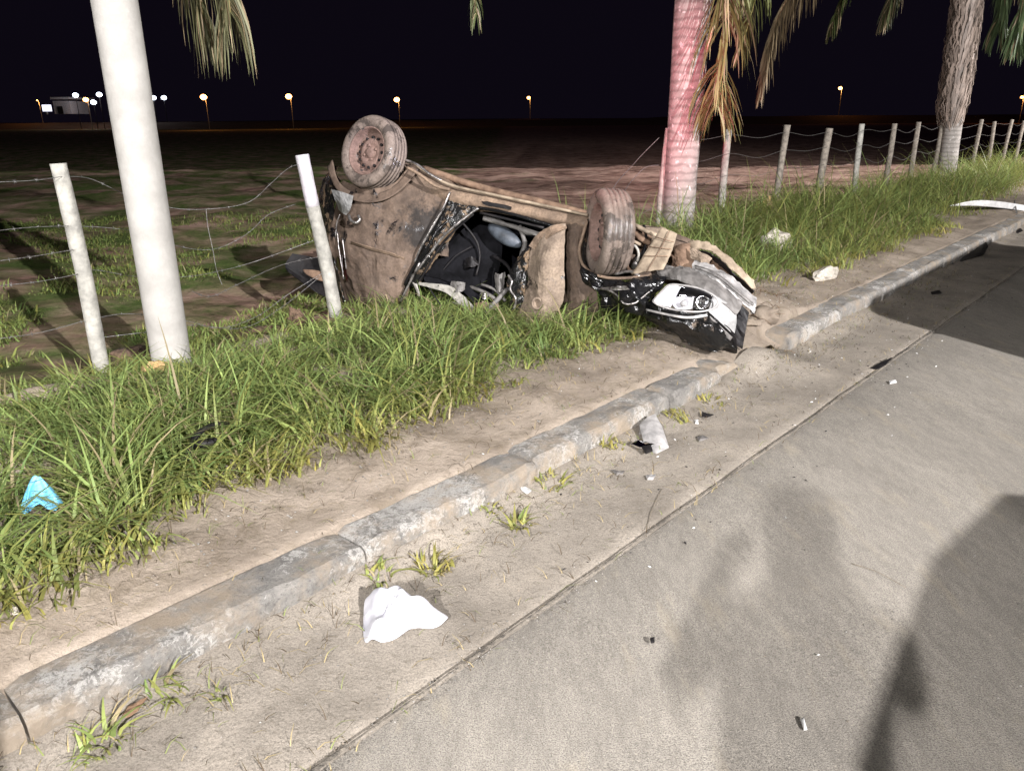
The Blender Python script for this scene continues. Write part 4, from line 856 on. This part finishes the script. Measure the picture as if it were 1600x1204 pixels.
# engine bay clutter
L('engine_tray', [[(985, 350, -.35), (1040, 360, -.4), (1085, 380, -.4)], [(985, 395, -.25), (1040, 400, -.3), (1090, 410, -.3)], [(990, 440, -.1), (1040, 445, -.1), (1100, 450, -.1)]], 'mud', 0.03, 8, 6, 0.01)
for (px, py, off, s, mt, r) in [(1002, 372, -.08, (.10, .12, .09), 'rust', .4), (1006, 398, -.02, (.09, .10, .10), 'plastic', .2), (994, 412, .04, (.07, .08, .08), 'steel', .7), (1016, 366, -.2, (.16, .10, .10), 'mud2', .1), (998, 390, .02, (.05, .07, .05), 'rust', 1.0), (1060, 395, -.25, (.2, .2, .16), 'mud', .3), (1010, 415, .02, (.08, .06, .05), 'mudlight', .6)]:
    v_, f_ = box_g(S(px, py, off), s, Matrix.Rotation(r, 3, 'Y') @ Matrix.Rotation(r * 1.7, 3, 'Z'), 0.012); mk('engine_part', v_, f_, mt, car)
for l, r, mt in [([(980, 345, .0), (1000, 356, .05), (1022, 366, .02), (1040, 372, -.05)], .016, 'cream'), ([(978, 372, .16), (988, 376, .18), (1000, 382, .14)], .012, 'cream'),
                 ([(978, 382, .18), (992, 384, .20), (998, 396, .18), (996, 408, .16)], .009, 'headliner'), ([(985, 400, .1), (980, 415, .14), (990, 428, .16)], .012, 'rust'),
                 ([(1006, 352, -.02), (1010, 375, .02), (1004, 400, .04)], .010, 'plastic'), ([(985, 360, .02), (1000, 372, .06), (1015, 380, .02)], .020, 'rust'),
                 ([(962, 428, .20), (985, 424, .22), (1000, 432, .24)], .010, 'torn')]:
    tube('hose', [S(*p) for p in l], r, mt, car, seg=8)
tube('axle_shaft', [S(960, 366, -.02), S(985, 376, -.05), S(1015, 390, -.2)], .022, 'rust', car)
# wheels
def wheel(c, axis, R, W=0.165, roll=0.0, mat='rubber'):
    axis = Vector(axis).normalized(); k = R / 0.295; w_ = W / 2
    hub = G(); v_, f_ = lathe_g(c, axis, [(0.001, -.05), (0.11 * k, -.05), (0.115 * k, 0.0), (0.09 * k, 0.012), (0.001, 0.012)], 28); hub.add(v_, f_)
    wh = hub.make('wheel', 'rust', car)
    pr = [(0.185 * k, w_ * .78), (0.20 * k, w_ * .93), (0.225 * k, w_ * 1.05), (0.25 * k, w_ * 1.08), (0.268 * k, w_ * 1.02), (0.282 * k, w_ * .9), (0.289 * k, w_ * .78)]
    x = w_ * .74
    tread = []
    for gcen in (0.52, 0.18, -0.18, -0.52):
        z = gcen * w_; tread += [(0.2945 * k, z + .006), (0.285 * k, z + .0045), (0.285 * k, z - .0045), (0.2945 * k, z - .006)]
    prof = pr + tread + [(r, -z) for r, z in reversed(pr)] + [(0.185 * k, w_ * .78)]
    v_, f_ = lathe_g(c, axis, prof, 64); ty = mk('tyre', v_, f_, mat, wh)
    rp = [(0.190 * k, w_ * .80), (0.196 * k, w_ * .90), (0.190 * k, w_ * .92), (0.183 * k, w_ * .80), (0.176 * k, w_ * .45), (0.165 * k, w_ * .15), (0.150 * k, w_ * .05), (0.135 * k, w_ * .16), (0.11 * k, w_ * .40), (0.085 * k, w_ * .46), (0.06 * k, w_ * .30), (0.045 * k, w_ * .30), (0.040 * k, w_ * .55), (0.02 * k, w_ * .60), (0.001, w_ * .60)]
    g = G(); v_, f_ = lathe_g(c, axis, rp, 40); g.add(v_, f_); q = axis.to_track_quat('Z', 'Y')
    for i in range(4):
        a = i * math.pi / 2 + .4; p = Vector(c) + q @ Vector((.062 * k * math.cos(a), .062 * k * math.sin(a), w_ * .40)); v2, f2 = lathe_g(p, axis, [(.010, -.02), (.010, .012), (.001, .013)], 8); g.add(v2, f2)
    g.make('rim', 'rim', wh)
    for i in range(12):
        a = i * math.pi / 6; p = Vector(c) + q @ Vector((.122 * k * math.cos(a), .122 * k * math.sin(a), w_ * .30)); v2, f2 = lathe_g(p, axis, [(.012, 0), (.012, .012), (.009, .013), (.001, .006)], 8); mk('vent_hole', v2, f2, 'plastic', wh)
    return wh
wheel(S(584, 240, 0.02), SN + Vector((-.16, .08, .16)), 0.287, 0.19)
wheel(S(951, 363, .12), Vector((-.98, -.16, .05)), 0.300, 0.20)
wheel(back(S(600, 300, 0), 1.25, -.42), -SN, 0.287)
# glass crumbs and scraps fallen in the opening
for i in range(26):
    p = S(random.uniform(640, 790), random.uniform(440, 492), random.uniform(.05, .25)); s = random.uniform(.006, .018)
    mk('glass_crumb', [p, p + Vector((s, .004, s * .4)), p + Vector((s * .3, 0, s))], [(0, 1, 2)], 'chrome', car, smooth=False) if i < 10 else None

# ------------------------------------------------------------------ debris
def on(px, py, dz=0.0):
    z = 0.0
    for _ in range(5): p = gp(px, py, z); z = zat(p)
    p.z = z + dz; return p
def lump(name, px, py, s, mat, label, cat, rough=.35, rot=0, seed=0, flat=True, dz=0, sub=3):
    c = on(px, py); c.z += s[2] * .5 + dz; v_, f_ = lump_g(c, s, rough, sub, seed, rot, flat); o = mk(name, v_, f_, mat, smooth=not flat); return tag(o, label, cat)
lump('concrete_chunk', 1212, 398, (.24, .10, .15), 'stone', 'large pale broken concrete chunk lying in the grass right of the ringed palm', 'concrete chunk', rot=.6, seed=2, dz=.05)
lump('concrete_chunk', 1290, 434, (.24, .07, .07), 'stone', 'flat grey concrete piece in thin grass above the kerb', 'concrete chunk', rot=.8, seed=4)
lump('concrete_chunk', 1192, 346, (.13, .08, .22), 'ochre', 'small yellowish chunk at the edge of the soil behind the tall grass', 'concrete chunk', rot=.3, seed=5)
lump('rock', 248, 588, (.10, .06, .06), 'ochre', 'ochre rock at the foot of the smooth pale trunk', 'rock', seed=7, rough=.5)
lump('rock', 80, 622, (.34, .09, .05), 'sand', 'long pale buried stone slab in the grass left of the smooth trunk', 'rock', rot=.55, seed=8, flat=False)
lump('soil_clod', 465, 512, (.07, .06, .09), 'soil', 'dark upright soil clod just left of the pale-topped fence post', 'soil clod', rough=.7, seed=9, flat=False)
lump('soil_clod', 500, 508, (.09, .06, .05), 'soil', 'low dark soil clod at the foot of the pale-topped fence post', 'soil clod', rough=.7, seed=10, flat=False)
lump('soil_clod', 420, 520, (.16, .06, .03), 'soil', 'flat brown soil clod left of the upright clod', 'soil clod', rough=.6, seed=11, flat=False)
lump('soil_clod', 222, 560, (.18, .14, .05), 'soil', 'dark heap of soil behind the smooth trunk base', 'soil clod', rough=.6, seed=12, flat=False)
for (px, py, s, sd, lb) in [(1195, 498, (.10, .07, .05), 13, 'sandy clod beside the nose of the wreck'), (1168, 545, (.08, .06, .03), 14, 'sandy clod under the bumper of the wreck'), (1215, 530, (.06, .05, .03), 15, 'sandy clod at the broken kerb end')]:
    c_ = lump('sand_clod', px, py, s, 'sand', lb, 'sand clod', rough=.7, seed=sd, flat=False)
# roots torn out next to the nose
g = G()
for _ in range(60):
    p = on(random.uniform(1130, 1215), random.uniform(500, 560)); a = random.uniform(0, 6.28); l = random.uniform(.05, .16)
    v_, f_ = tube_g([p, p + Vector((math.cos(a) * l * .5, math.sin(a) * l * .5, random.uniform(.02, .06))), p + Vector((math.cos(a) * l, math.sin(a) * l, random.uniform(0, .04)))], .0022, 4, 3, .001); g.add(v_, f_)
o = g.make('torn_roots', 'leaf'); tag(o, 'tangle of torn grass roots in the sand at the nose of the wreck', 'roots', kind='stuff')
def shard(name, px, py, outline, mat, label, cat, z=0.012, tilt=(0, 0), th=.004, bulge=0.0, dz=0.0):
    """outline: pixel offsets of a flat broken piece lying on the ground"""
    rj = random.Random(px * 7 + py); outline = [(a * rj.uniform(.65, 1.1), b_ * rj.uniform(.65, 1.1)) for a, b_ in outline]
    c = on(px, py); g0 = [gp(px + a, py + b_, c.z) for a, b_ in outline]; n = len(g0); cen = sum(g0, Vector()) / n; top = []; 
    for p in g0:
        d = p - cen; top.append(Vector((p.x, p.y, c.z + z + d.x * tilt[0] + d.y * tilt[1] + dz)))
    cz = max(0, c.z + 0.001 - min(t.z - th for t in top)); top = [t + Vector((0, 0, cz)) for t in top]
    mid = [cen.lerp(t, .55) for t in top]
    for i, m_ in enumerate(mid): m_.z = (sum(t.z for t in top) / n) * .45 + top[i].z * .55 + bulge * .8 + .003 * math.sin(i * 2.1)
    cc = Vector((cen.x, cen.y, sum(t.z for t in top) / n + bulge)); v = top + mid + [cc] + [t - Vector((0, 0, th)) for t in top] + [m_ - Vector((0, 0, th)) for m_ in mid] + [cc - Vector((0, 0, th))]
    f = []; o_ = 2 * n + 1
    for i in range(n):
        j = (i + 1) % n; f += [(i, j, n + j, n + i), (n + i, n + j, 2 * n), (o_ + i, o_ + n + i, o_ + n + j, o_ + j), (o_ + n + i, o_ + 2 * n, o_ + n + j), (i, o_ + i, o_ + j, j)]
    o = mk(name, v, f, mat, smooth=False); return tag(o, label, cat)
ms = empty('mirror_shell', on(1016, 700), 'broken wing mirror shell with bright silver edge lying in the gutter', 'car part')
def sub(o, nm):
    o.name = nm
    for k_ in ('label', 'category'):
        if k_ in o: del o[k_]
    wl = o.location.copy(); o.parent = ms; o.location = wl - WL[ms.name]
sub(shard('x', 1022, 692, [(-28, -12), (-16, -20), (0, -20), (12, -10), (22, 16), (4, 18), (-18, 16)], 'greybeam', 'x', 'x', .02, (.05, .25), .006, .015), 'mirror_shell_cover')
sub(shard('x', 1002, 680, [(-6, -6), (2, -8), (8, 2), (6, 8), (-4, 8)], 'greyplastic', 'x', 'x', .045, (.05, .12), .006, .015), 'mirror_mount')
sub(shard('x', 1004, 700, [(-20, 2), (-12, -3), (4, 0), (16, 4), (12, 9), (-6, 9)], 'chrome', 'x', 'x', .035, (.05, .12), .006, .006), 'mirror_glass')
sub(shard('x', 1010, 708, [(-12, -2), (6, -4), (10, 4), (-2, 8)], 'plastic', 'x', 'x', .03, (.05, .12), .006, .006), 'mirror_base')
for a in [('plastic_shard', 1105, 653, [(-11, -6), (-4, -3), (10, -1), (0, 4), (-8, 1)], 'plastic', 'curved black plastic shard right of the mirror shell', .02),
          ('plastic_shard', 1097, 687, [(-12, -2), (0, -4), (12, 0), (2, 4), (-6, 5)], 'greyplastic', 'flat grey plastic shard right of the mirror shell, below the black one', .012),
          ('plastic_shard', 967, 740, [(-12, -5), (0, 0), (12, -2), (8, 3), (-4, 4)], 'greyplastic', 'thin grey plastic shard below left of the mirror shell', .01),
          ('plastic_shard', 1016, 748, [(-10, -2), (2, -4), (10, -5), (4, 4), (-6, 4)], 'greybeam', 'small silver shard below the mirror shell', .012),
          ('plastic_shard', 820, 774, [(-12, -7), (0, -6), (10, 1), (3, 6), (-5, 0)], 'whiteplastic', 'white pointed shard leaning against the kerb near the joint', .03),
          ('plastic_shard', 1088, 660, [(-4, -2), (3, -2), (4, 3), (-2, 3)], 'whiteplastic', 'tiny white chip left of the curved black shard', .01),
          ('plastic_shard', 1378, 572, [(-22, 6), (-8, -2), (14, -10), (6, 0), (-8, 7)], 'plastic', 'long black shard on the seam of the asphalt', .012),
          ('plastic_shard', 1394, 598, [(-7, -1), (6, -3), (7, 1), (-5, 3)], 'whiteplastic', 'small white chip on the road near the seam', .01),
          ('plastic_shard', 1255, 1133, [(-5, -9), (0, -10), (6, 8), (1, 9)], 'whiteplastic', 'white chip on the asphalt near the bottom of the picture', .008),
          ('plastic_shard', 1019, 1005, [(-4, -3), (3, -4), (4, 3), (-3, 4)], 'plastic', 'lone black cube-like fragment on the asphalt', .014),
          ('plastic_shard', 1524, 401, [(-40, 13), (-12, 0), (14, -14), (22, -8), (14, 2), (-14, 10)], 'plastic', 'large black torn plastic piece beside the far kerb', .05),
          ('plastic_shard', 1484, 414, [(-6, -3), (4, -4), (6, 3), (-4, 4)], 'plastic', 'small round black piece against the far kerb', .03),
          ('plastic_shard', 1462, 459, [(-10, -2), (8, -3), (10, 1), (-8, 3)], 'plastic', 'black strip lying on the road in the dark shadow', .012),
          ('plastic_shard', 1588, 365, [(-14, 2), (6, -6), (10, -2), (-6, 5)], 'plastic', 'black strip by the kerb at the right edge', .02),
          ('plastic_shard', 1432, 446, [(-6, -2), (6, -3), (8, 2), (-4, 3)], 'plastic', 'black scrap at the foot of the kerb where the shadow begins', .01),
          ('plastic_shard', 24, 958, [(-8, -6), (6, -6), (8, 6), (-4, 6)], 'stone', 'pale chip on the sand at the left edge', .012)]:
    shard(a[0], a[1], a[2], a[3], a[4], a[5], 'plastic shard', a[6], (.03, .04), .004, .004)
for p1_, p2_ in (((1330, 870), (1415, 918)),): pass
# small metal lump where the kerb resumes
mp_ = lump('lamp_fragment', 1213, 560, (.03, .028, .035), 'steel', 'small crumpled shiny metal lamp fragment standing at the kerb gap', 'car part', rough=.8, seed=17, flat=False)
g = G(); g2_ = G()
for i in range(420):
    if i < 230: u, v = random.gauss(4.9, .8), random.uniform(-.9, .9)
    else: u, v = random.uniform(1.5, 9), random.gauss(-.35, .45)
    if -.02 < v < .22: continue
    p = xy(u, v, hz(u, v) + .002 if v > -.6 else .004); r = random.uniform(.003, .010); a = random.uniform(0, 6.28); e = Vector((math.cos(a), math.sin(a), .2)) * r; f_ = Vector((-math.sin(a), math.cos(a), .1)) * r * .7
    (g if i % 3 else g2_).add([p - e, p + f_, p + e, p - f_ * .6, p + Vector((0, 0, r * .5))], [(0, 1, 4), (1, 2, 4), (2, 3, 4), (3, 0, 4), (0, 3, 2, 1)])
o = g.make('plastic_crumbs', 'plastic', smooth=False); tag(o, 'fine black plastic crumbs scattered around the nose of the wreck', 'debris', kind='stuff')
o = g2_.make('glass_crumbs', 'whiteplastic', smooth=False); tag(o, 'fine pale glass crumbs scattered around the nose of the wreck', 'debris', kind='stuff')
# white cloth
def drape(name, outline, px, py, hgt_, mat, label, cat, folds=9, seed=1, th=.003):
    base = [on(a, b_) for a, b_ in outline]; n = len(base); c = on(px, py); rings = 12; lift = .06 if name == 'rubber_glove' else 0.0; v = []; f = []
    bl = cr(base + [base[0]], 3)[:-1]; n = len(bl)
    for r in range(rings + 1):
        t = r / rings
        for i, p in enumerate(bl):
            q = c.lerp(p, t); hh = hgt_ * (1 - t ** 2.2) * (1 + .12 * noise.noise(q * 20))
            fd = noise.noise(Vector((i / n * folds, seed, t * .8))) * .060 * t ** .6 + .016 * noise.noise(q * 45 + Vector((seed, 0, 0))) + .026 * (1 - 2 * abs(noise.noise(q * 13 + Vector((0, seed, 0)))))
            q.z = max(zat(q) + .004, zat(q) + hh + fd * (1 - .45 * t)) + lift; v.append(q)
    for r in range(rings):
        for i in range(n): j = (i + 1) % n; f.append((r * n + i, r * n + j, (r + 1) * n + j, (r + 1) * n + i))
    o = mk(name, v, f, mat); sm = o.modifiers.new('s', 'SOLIDIFY'); sm.thickness = th; ss = o.modifiers.new('u', 'SUBSURF'); ss.levels = 1; ss.render_levels = 1
    return tag(o, label, cat)
drape('white_cloth', [(567, 972), (572, 940), (600, 938), (640, 940), (672, 958), (697, 962), (700, 975), (680, 982), (655, 986), (632, 993), (612, 1002), (588, 1007), (569, 1006)], 622, 968, 0.085, 'cloth', 'crumpled white cloth lying in the gutter', 'cloth', 12, 3)
drape('rubber_glove', [(38, 824), (44, 806), (60, 798), (84, 798), (102, 806), (106, 816), (96, 824), (82, 820), (66, 818), (52, 824), (44, 830)], 76, 814, 0.10, 'blue', 'crumpled light blue glove lying in the grass at the left', 'glove', 9, 5)
# black trim piece in the grass
c = on(325, 735); g = G(); a0 = at(298, 738, c.y - .05); 
p = [on(296, 742, .07), on(310, 728, .13), on(330, 716, .15), on(352, 706, .14), on(362, 700, .12)]
v_, f_ = tube_g(p, .016, 8, 5, .010, rough=.3); g.add(v_, f_); v_, f_ = lump_g(on(330, 728, .115), (.07, .03, .02), .4, 2, 3, .7); g.add(v_, f_)
o = g.make('trim_piece', 'plastic'); tag(o, 'black curved plastic trim piece caught in the long grass above the blue glove', 'car part')
# brown leaf by the weed
shard('dead_leaf', 207, 1118, [(-22, 14), (-12, -4), (10, -14), (24, -14), (12, 2), (-6, 12)], 'leaf', 'curled brown dead leaf in the gutter near the kerb', 'leaf', .02, (.3, .2), .003, .012)
# long white strip at the right
q0, q1, q2, q3 = on(1482, 332, .10), on(1530, 334, .14), on(1600, 342, .16), on(1680, 352, .14)
loft_pts('white_strip_part', [[q0, q1 + Vector((0, 0, .06)), q2 + Vector((0, 0, .05)), q3], [q0 + Vector((0, 0, -.01)), q1 + Vector((0, 0, -.03)), q2 + Vector((0, 0, -.04)), q3 + Vector((0, 0, -.08))]], 'whiteplastic', None, 6, .004, 3, .02)
o = bpy.data.objects['white_strip_part']; o.name = 'torn_bumper_strip'; tag(o, 'long pale torn strip lying across the kerb at the right edge', 'car part')
wire([on(1580, 340, .12), on(1590, 350, .05), on(1600, 356, .01)], 'dark cable end under the pale strip', .012, False, 'cable_end')
# thin twigs on the road
for l, lb in [([(1330, 882), (1370, 895), (1415, 920)], 'thin curved twig on the asphalt'), ([(1010, 830), (1018, 800), (1034, 765)], 'thin straight twig on the sandy gutter')]:
    o = tube('twig', [on(a, b_, .006) for a, b_ in l], .0012, 'straw_dark', seg=5); tag(o, lb, 'twig')

# ------------------------------------------------------------------ far lights
def street_lamp(px, py, Y, label, white=False, r=0.35, e=2500):
    h = at(px, py, Y); gz = -1.5; b_ = Vector((h.x + (.0 if white else .6), Y, gz))
    t = empty('street_lamp', b_, label, 'street lamp', 'lit street lamps far across the field')
    v_, f_ = tube_g([b_, Vector((b_.x, Y, h.z - 1.5)), Vector((b_.x - .2, Y, h.z - .2)), h + Vector((.3, 0, .15))], .11, 6, 3, .10); mk('pole', v_, f_, 'plastic' if white else 'post', t)
    v_, f_ = lump_g(h, (r, r, r * .8), 0, 2); mk('lamp_head', v_, f_, 'e_white' if white else 'e_orange', t)
    d = bpy.data.lights.new('lamp_light', 'POINT'); lo_ = bpy.data.objects.new('lamp_light', d); COL.objects.link(lo_)
    d.energy = e; d.color = (.8, .88, 1) if white else (1, .42, .12); d.shadow_soft_size = .3; lo_.parent = t; lo_.location = h + Vector((0, -1.0, -.6)) - b_
    return t
for px, py, Y, lb in [(318, 152, 235, 'orange street lamp far off, just right of the smooth trunk'), (451, 151, 245, 'orange street lamp far off, second right of the smooth trunk'), (620, 156, 270, 'orange street lamp far off above the upturned rear wheel'),
                      (826, 153, 330, 'small orange street lamp far off between wreck and ringed palm'), (1313, 138, 300, 'orange street lamp far off to the right of the ringed palm')]:
    street_lamp(px, py, Y, lb, False, .95 if Y < 300 else .7, 900)
for px, py, Y, lb in [(118, 149, 280, 'white floodlight far off, leftmost of the yard lights'), (155, 148, 280, 'white floodlight far off touching the left edge of the smooth trunk'), (240, 153, 300, 'white floodlight far off, left of the pair right of the trunk'), (256, 153, 300, 'white floodlight far off, right of the pair right of the trunk'), (146, 160, 280, 'low white floodlight beside the orange one')]:
    street_lamp(px, py, Y, lb, True, .95, 250)
street_lamp(134, 156, 278, 'orange lamp among the white yard lights', False, .9, 400)
street_lamp(58, 157, 300, 'tiny orange lamp at the far left', False, .22, 1500)
street_lamp(1597, 152, 260, 'orange lamp just inside the right edge', False, .5, 700)
# far yard building
Yb = 285
def fbox(parent, name, x0, y0, x1, y1, dep, mat):
    a = at(x0, y0, Yb); c = at(x1, y1, Yb); v_, f_ = box_g(((a.x + c.x) / 2, Yb + dep / 2, (a.z + c.z) / 2), (abs(c.x - a.x), dep, abs(a.z - c.z))); return mk(name, v_, f_, mat, parent, smooth=False)
bd = empty('warehouse', at(90, 178, Yb), 'small lit white warehouse far away at the left, under floodlights', 'building')
fbox(bd, 'wall', 82, 158, 112, 178, 12, 'farwall'); fbox(bd, 'roof', 78, 152, 116, 155, 14, 'farwall'); fbox(bd, 'door', 90, 166, 100, 178, .3, 'plastic').location.y -= .4
sg = empty('lit_sign', at(72, 178, Yb), 'bright white lit panel left of the far warehouse', 'sign'); fbox(sg, 'panel', 65, 164, 80, 174, .6, m_emit('lit_panel', (.85, .85, 1), 2.2)); fbox(sg, 'support', 71, 174.3, 74, 179, .5, 'post')
b0 = at(-700, 186, 340); b1_ = at(2300, 178, 340)
# low embankment of the far road
v = []; f = []; n = 60
for i in range(n + 1):
    x = -300 + 620 * i / n; zt = 0.65 + .3 * noise.noise(Vector((i * .4, 0, 0)))
    if x > 60: zt += .6
    v += [(x, 286, -1.6), (x, 291, zt), (x, 330, zt), (x, 338, -1.6)]
for i in range(n):
    for j in range(3): a = i * 4 + j; f.append((a, a + 1, a + 5, a + 4))
o = mk('embankment', v, f, 'soil'); o['kind'] = 'structure'

# ------------------------------------------------------------------ off-camera things that cast the shadows on the road
def skin_person(loc, yaw):
    bm_v = [((0, 0, .95), .15), ((0, 0, 1.15), .145), ((0, 0, 1.38), .17), ((0, 0, 1.50), .06), ((0, .02, 1.60), .105), ((0, .02, 1.70), .125), ((0, .02, 1.78), .095)]
    E_ = [(0, 1), (1, 2), (2, 3), (3, 4), (4, 5), (5, 6)]; V_ = list(bm_v)
    for s in (-1, 1):
        k = len(V_); V_ += [((s * .19, 0, 1.41), .06), ((s * .27, .10, 1.22), .048), ((s * .13, .30, 1.42), .038), ((s * .07, .34, 1.47), .034)]; E_ += [(2, k), (k, k + 1), (k + 1, k + 2), (k + 2, k + 3)]
        k = len(V_); V_ += [((s * .10, 0, .88), .095), ((s * .12, .01, .5), .062), ((s * .13, -.01, .09), .045), ((s * .13, .14, .04), .04)]; E_ += [(0, k), (k, k + 1), (k + 1, k + 2), (k + 2, k + 3)]
    me = bpy.data.meshes.new('person'); me.from_pydata([p for p, _ in V_], E_, []); o = bpy.data.objects.new('person', me); COL.objects.link(o)
    sk = o.modifiers.new('skin', 'SKIN'); me.skin_vertices[0].data[0].use_root = True
    for i, (_, r) in enumerate(V_): me.skin_vertices[0].data[i].radius = (r, r)
    ss = o.modifiers.new('sub', 'SUBSURF'); ss.levels = 2; ss.render_levels = 2; o.location = loc; o.rotation_euler = (0, 0, yaw); me.materials.append(M['fabric']); return o
pp = skin_person((0.05, -0.42, 0), -.1); tag(pp, 'photographer standing on the road behind the view, holding up a phone in both hands', 'person')
def parked(name, u, v, Lc, Wc, prof, label):
    """car body from a side profile, lofted across its width, along the road"""
    t = empty(name, xy(u, v, 0), label, 'car'); pts = []; f = []; rows = [(-1, .93), (-.94, 1), (.94, 1), (1, .93)]; n = len(prof)
    for (s, k) in rows:
        for (a, z) in prof:
            tum = 1 - .16 * sst(.9, 1.4, z); pts.append(xy(u + a * Lc, v + s * Wc / 2 * tum, .22 + (z - .22) * (k if z > .5 else 1)))
    for i in range(3):
        for j in range(n): q = (j + 1) % n; f.append((i * n + j, i * n + q, (i + 1) * n + q, (i + 1) * n + j))
    f.append(tuple(range(n))); f.append(tuple(3 * n + j for j in range(n)))
    mk('body', pts, f, 'greybeam', t, smooth=False)
    for a in (-.31, .31):
        for s in (-1, 1):
            v_, f_ = lathe_g(xy(u + a * Lc, v + s * (Wc / 2 - .08), .31), RN * s, [(.001, -.08), (.30, -.08), (.31, 0), (.30, .08), (.2, .085), (.19, .05), (.001, .05)], 24); mk('wheel', v_, f_, 'rubber', t)
    for s in (-1, 1):
        v_, f_ = lump_g(xy(u + .14 * Lc, v + s * (Wc / 2 + .10), 1.0), (.10, .10, .07), .1, 2); mk('wing_mirror', v_, f_, 'plastic', t)
    return t
prof = [(-.5, .3), (-.5, .75), (-.46, .95), (-.36, 1.05), (-.26, 1.42), (-.05, 1.48), (.10, 1.44), (.24, 1.02), (.44, .88), (.5, .7), (.5, .3)]
parked('parked_car', 2.15, -4.84, 4.6, 1.7, prof, 'low parked car standing on the road right of the photographer, outside the picture')
vprof = [(-.5, .3), (-.5, 1.6), (-.49, 2.15), (-.46, 2.22), (.22, 2.22), (.36, 1.4), (.48, 1.15), (.5, .8), (.5, .3)]
parked('parked_van', 7.0, -4.95, 5.0, 1.9, vprof, 'tall parked van further along the road, outside the picture on the right')

scn.render.engine = 'CYCLES'
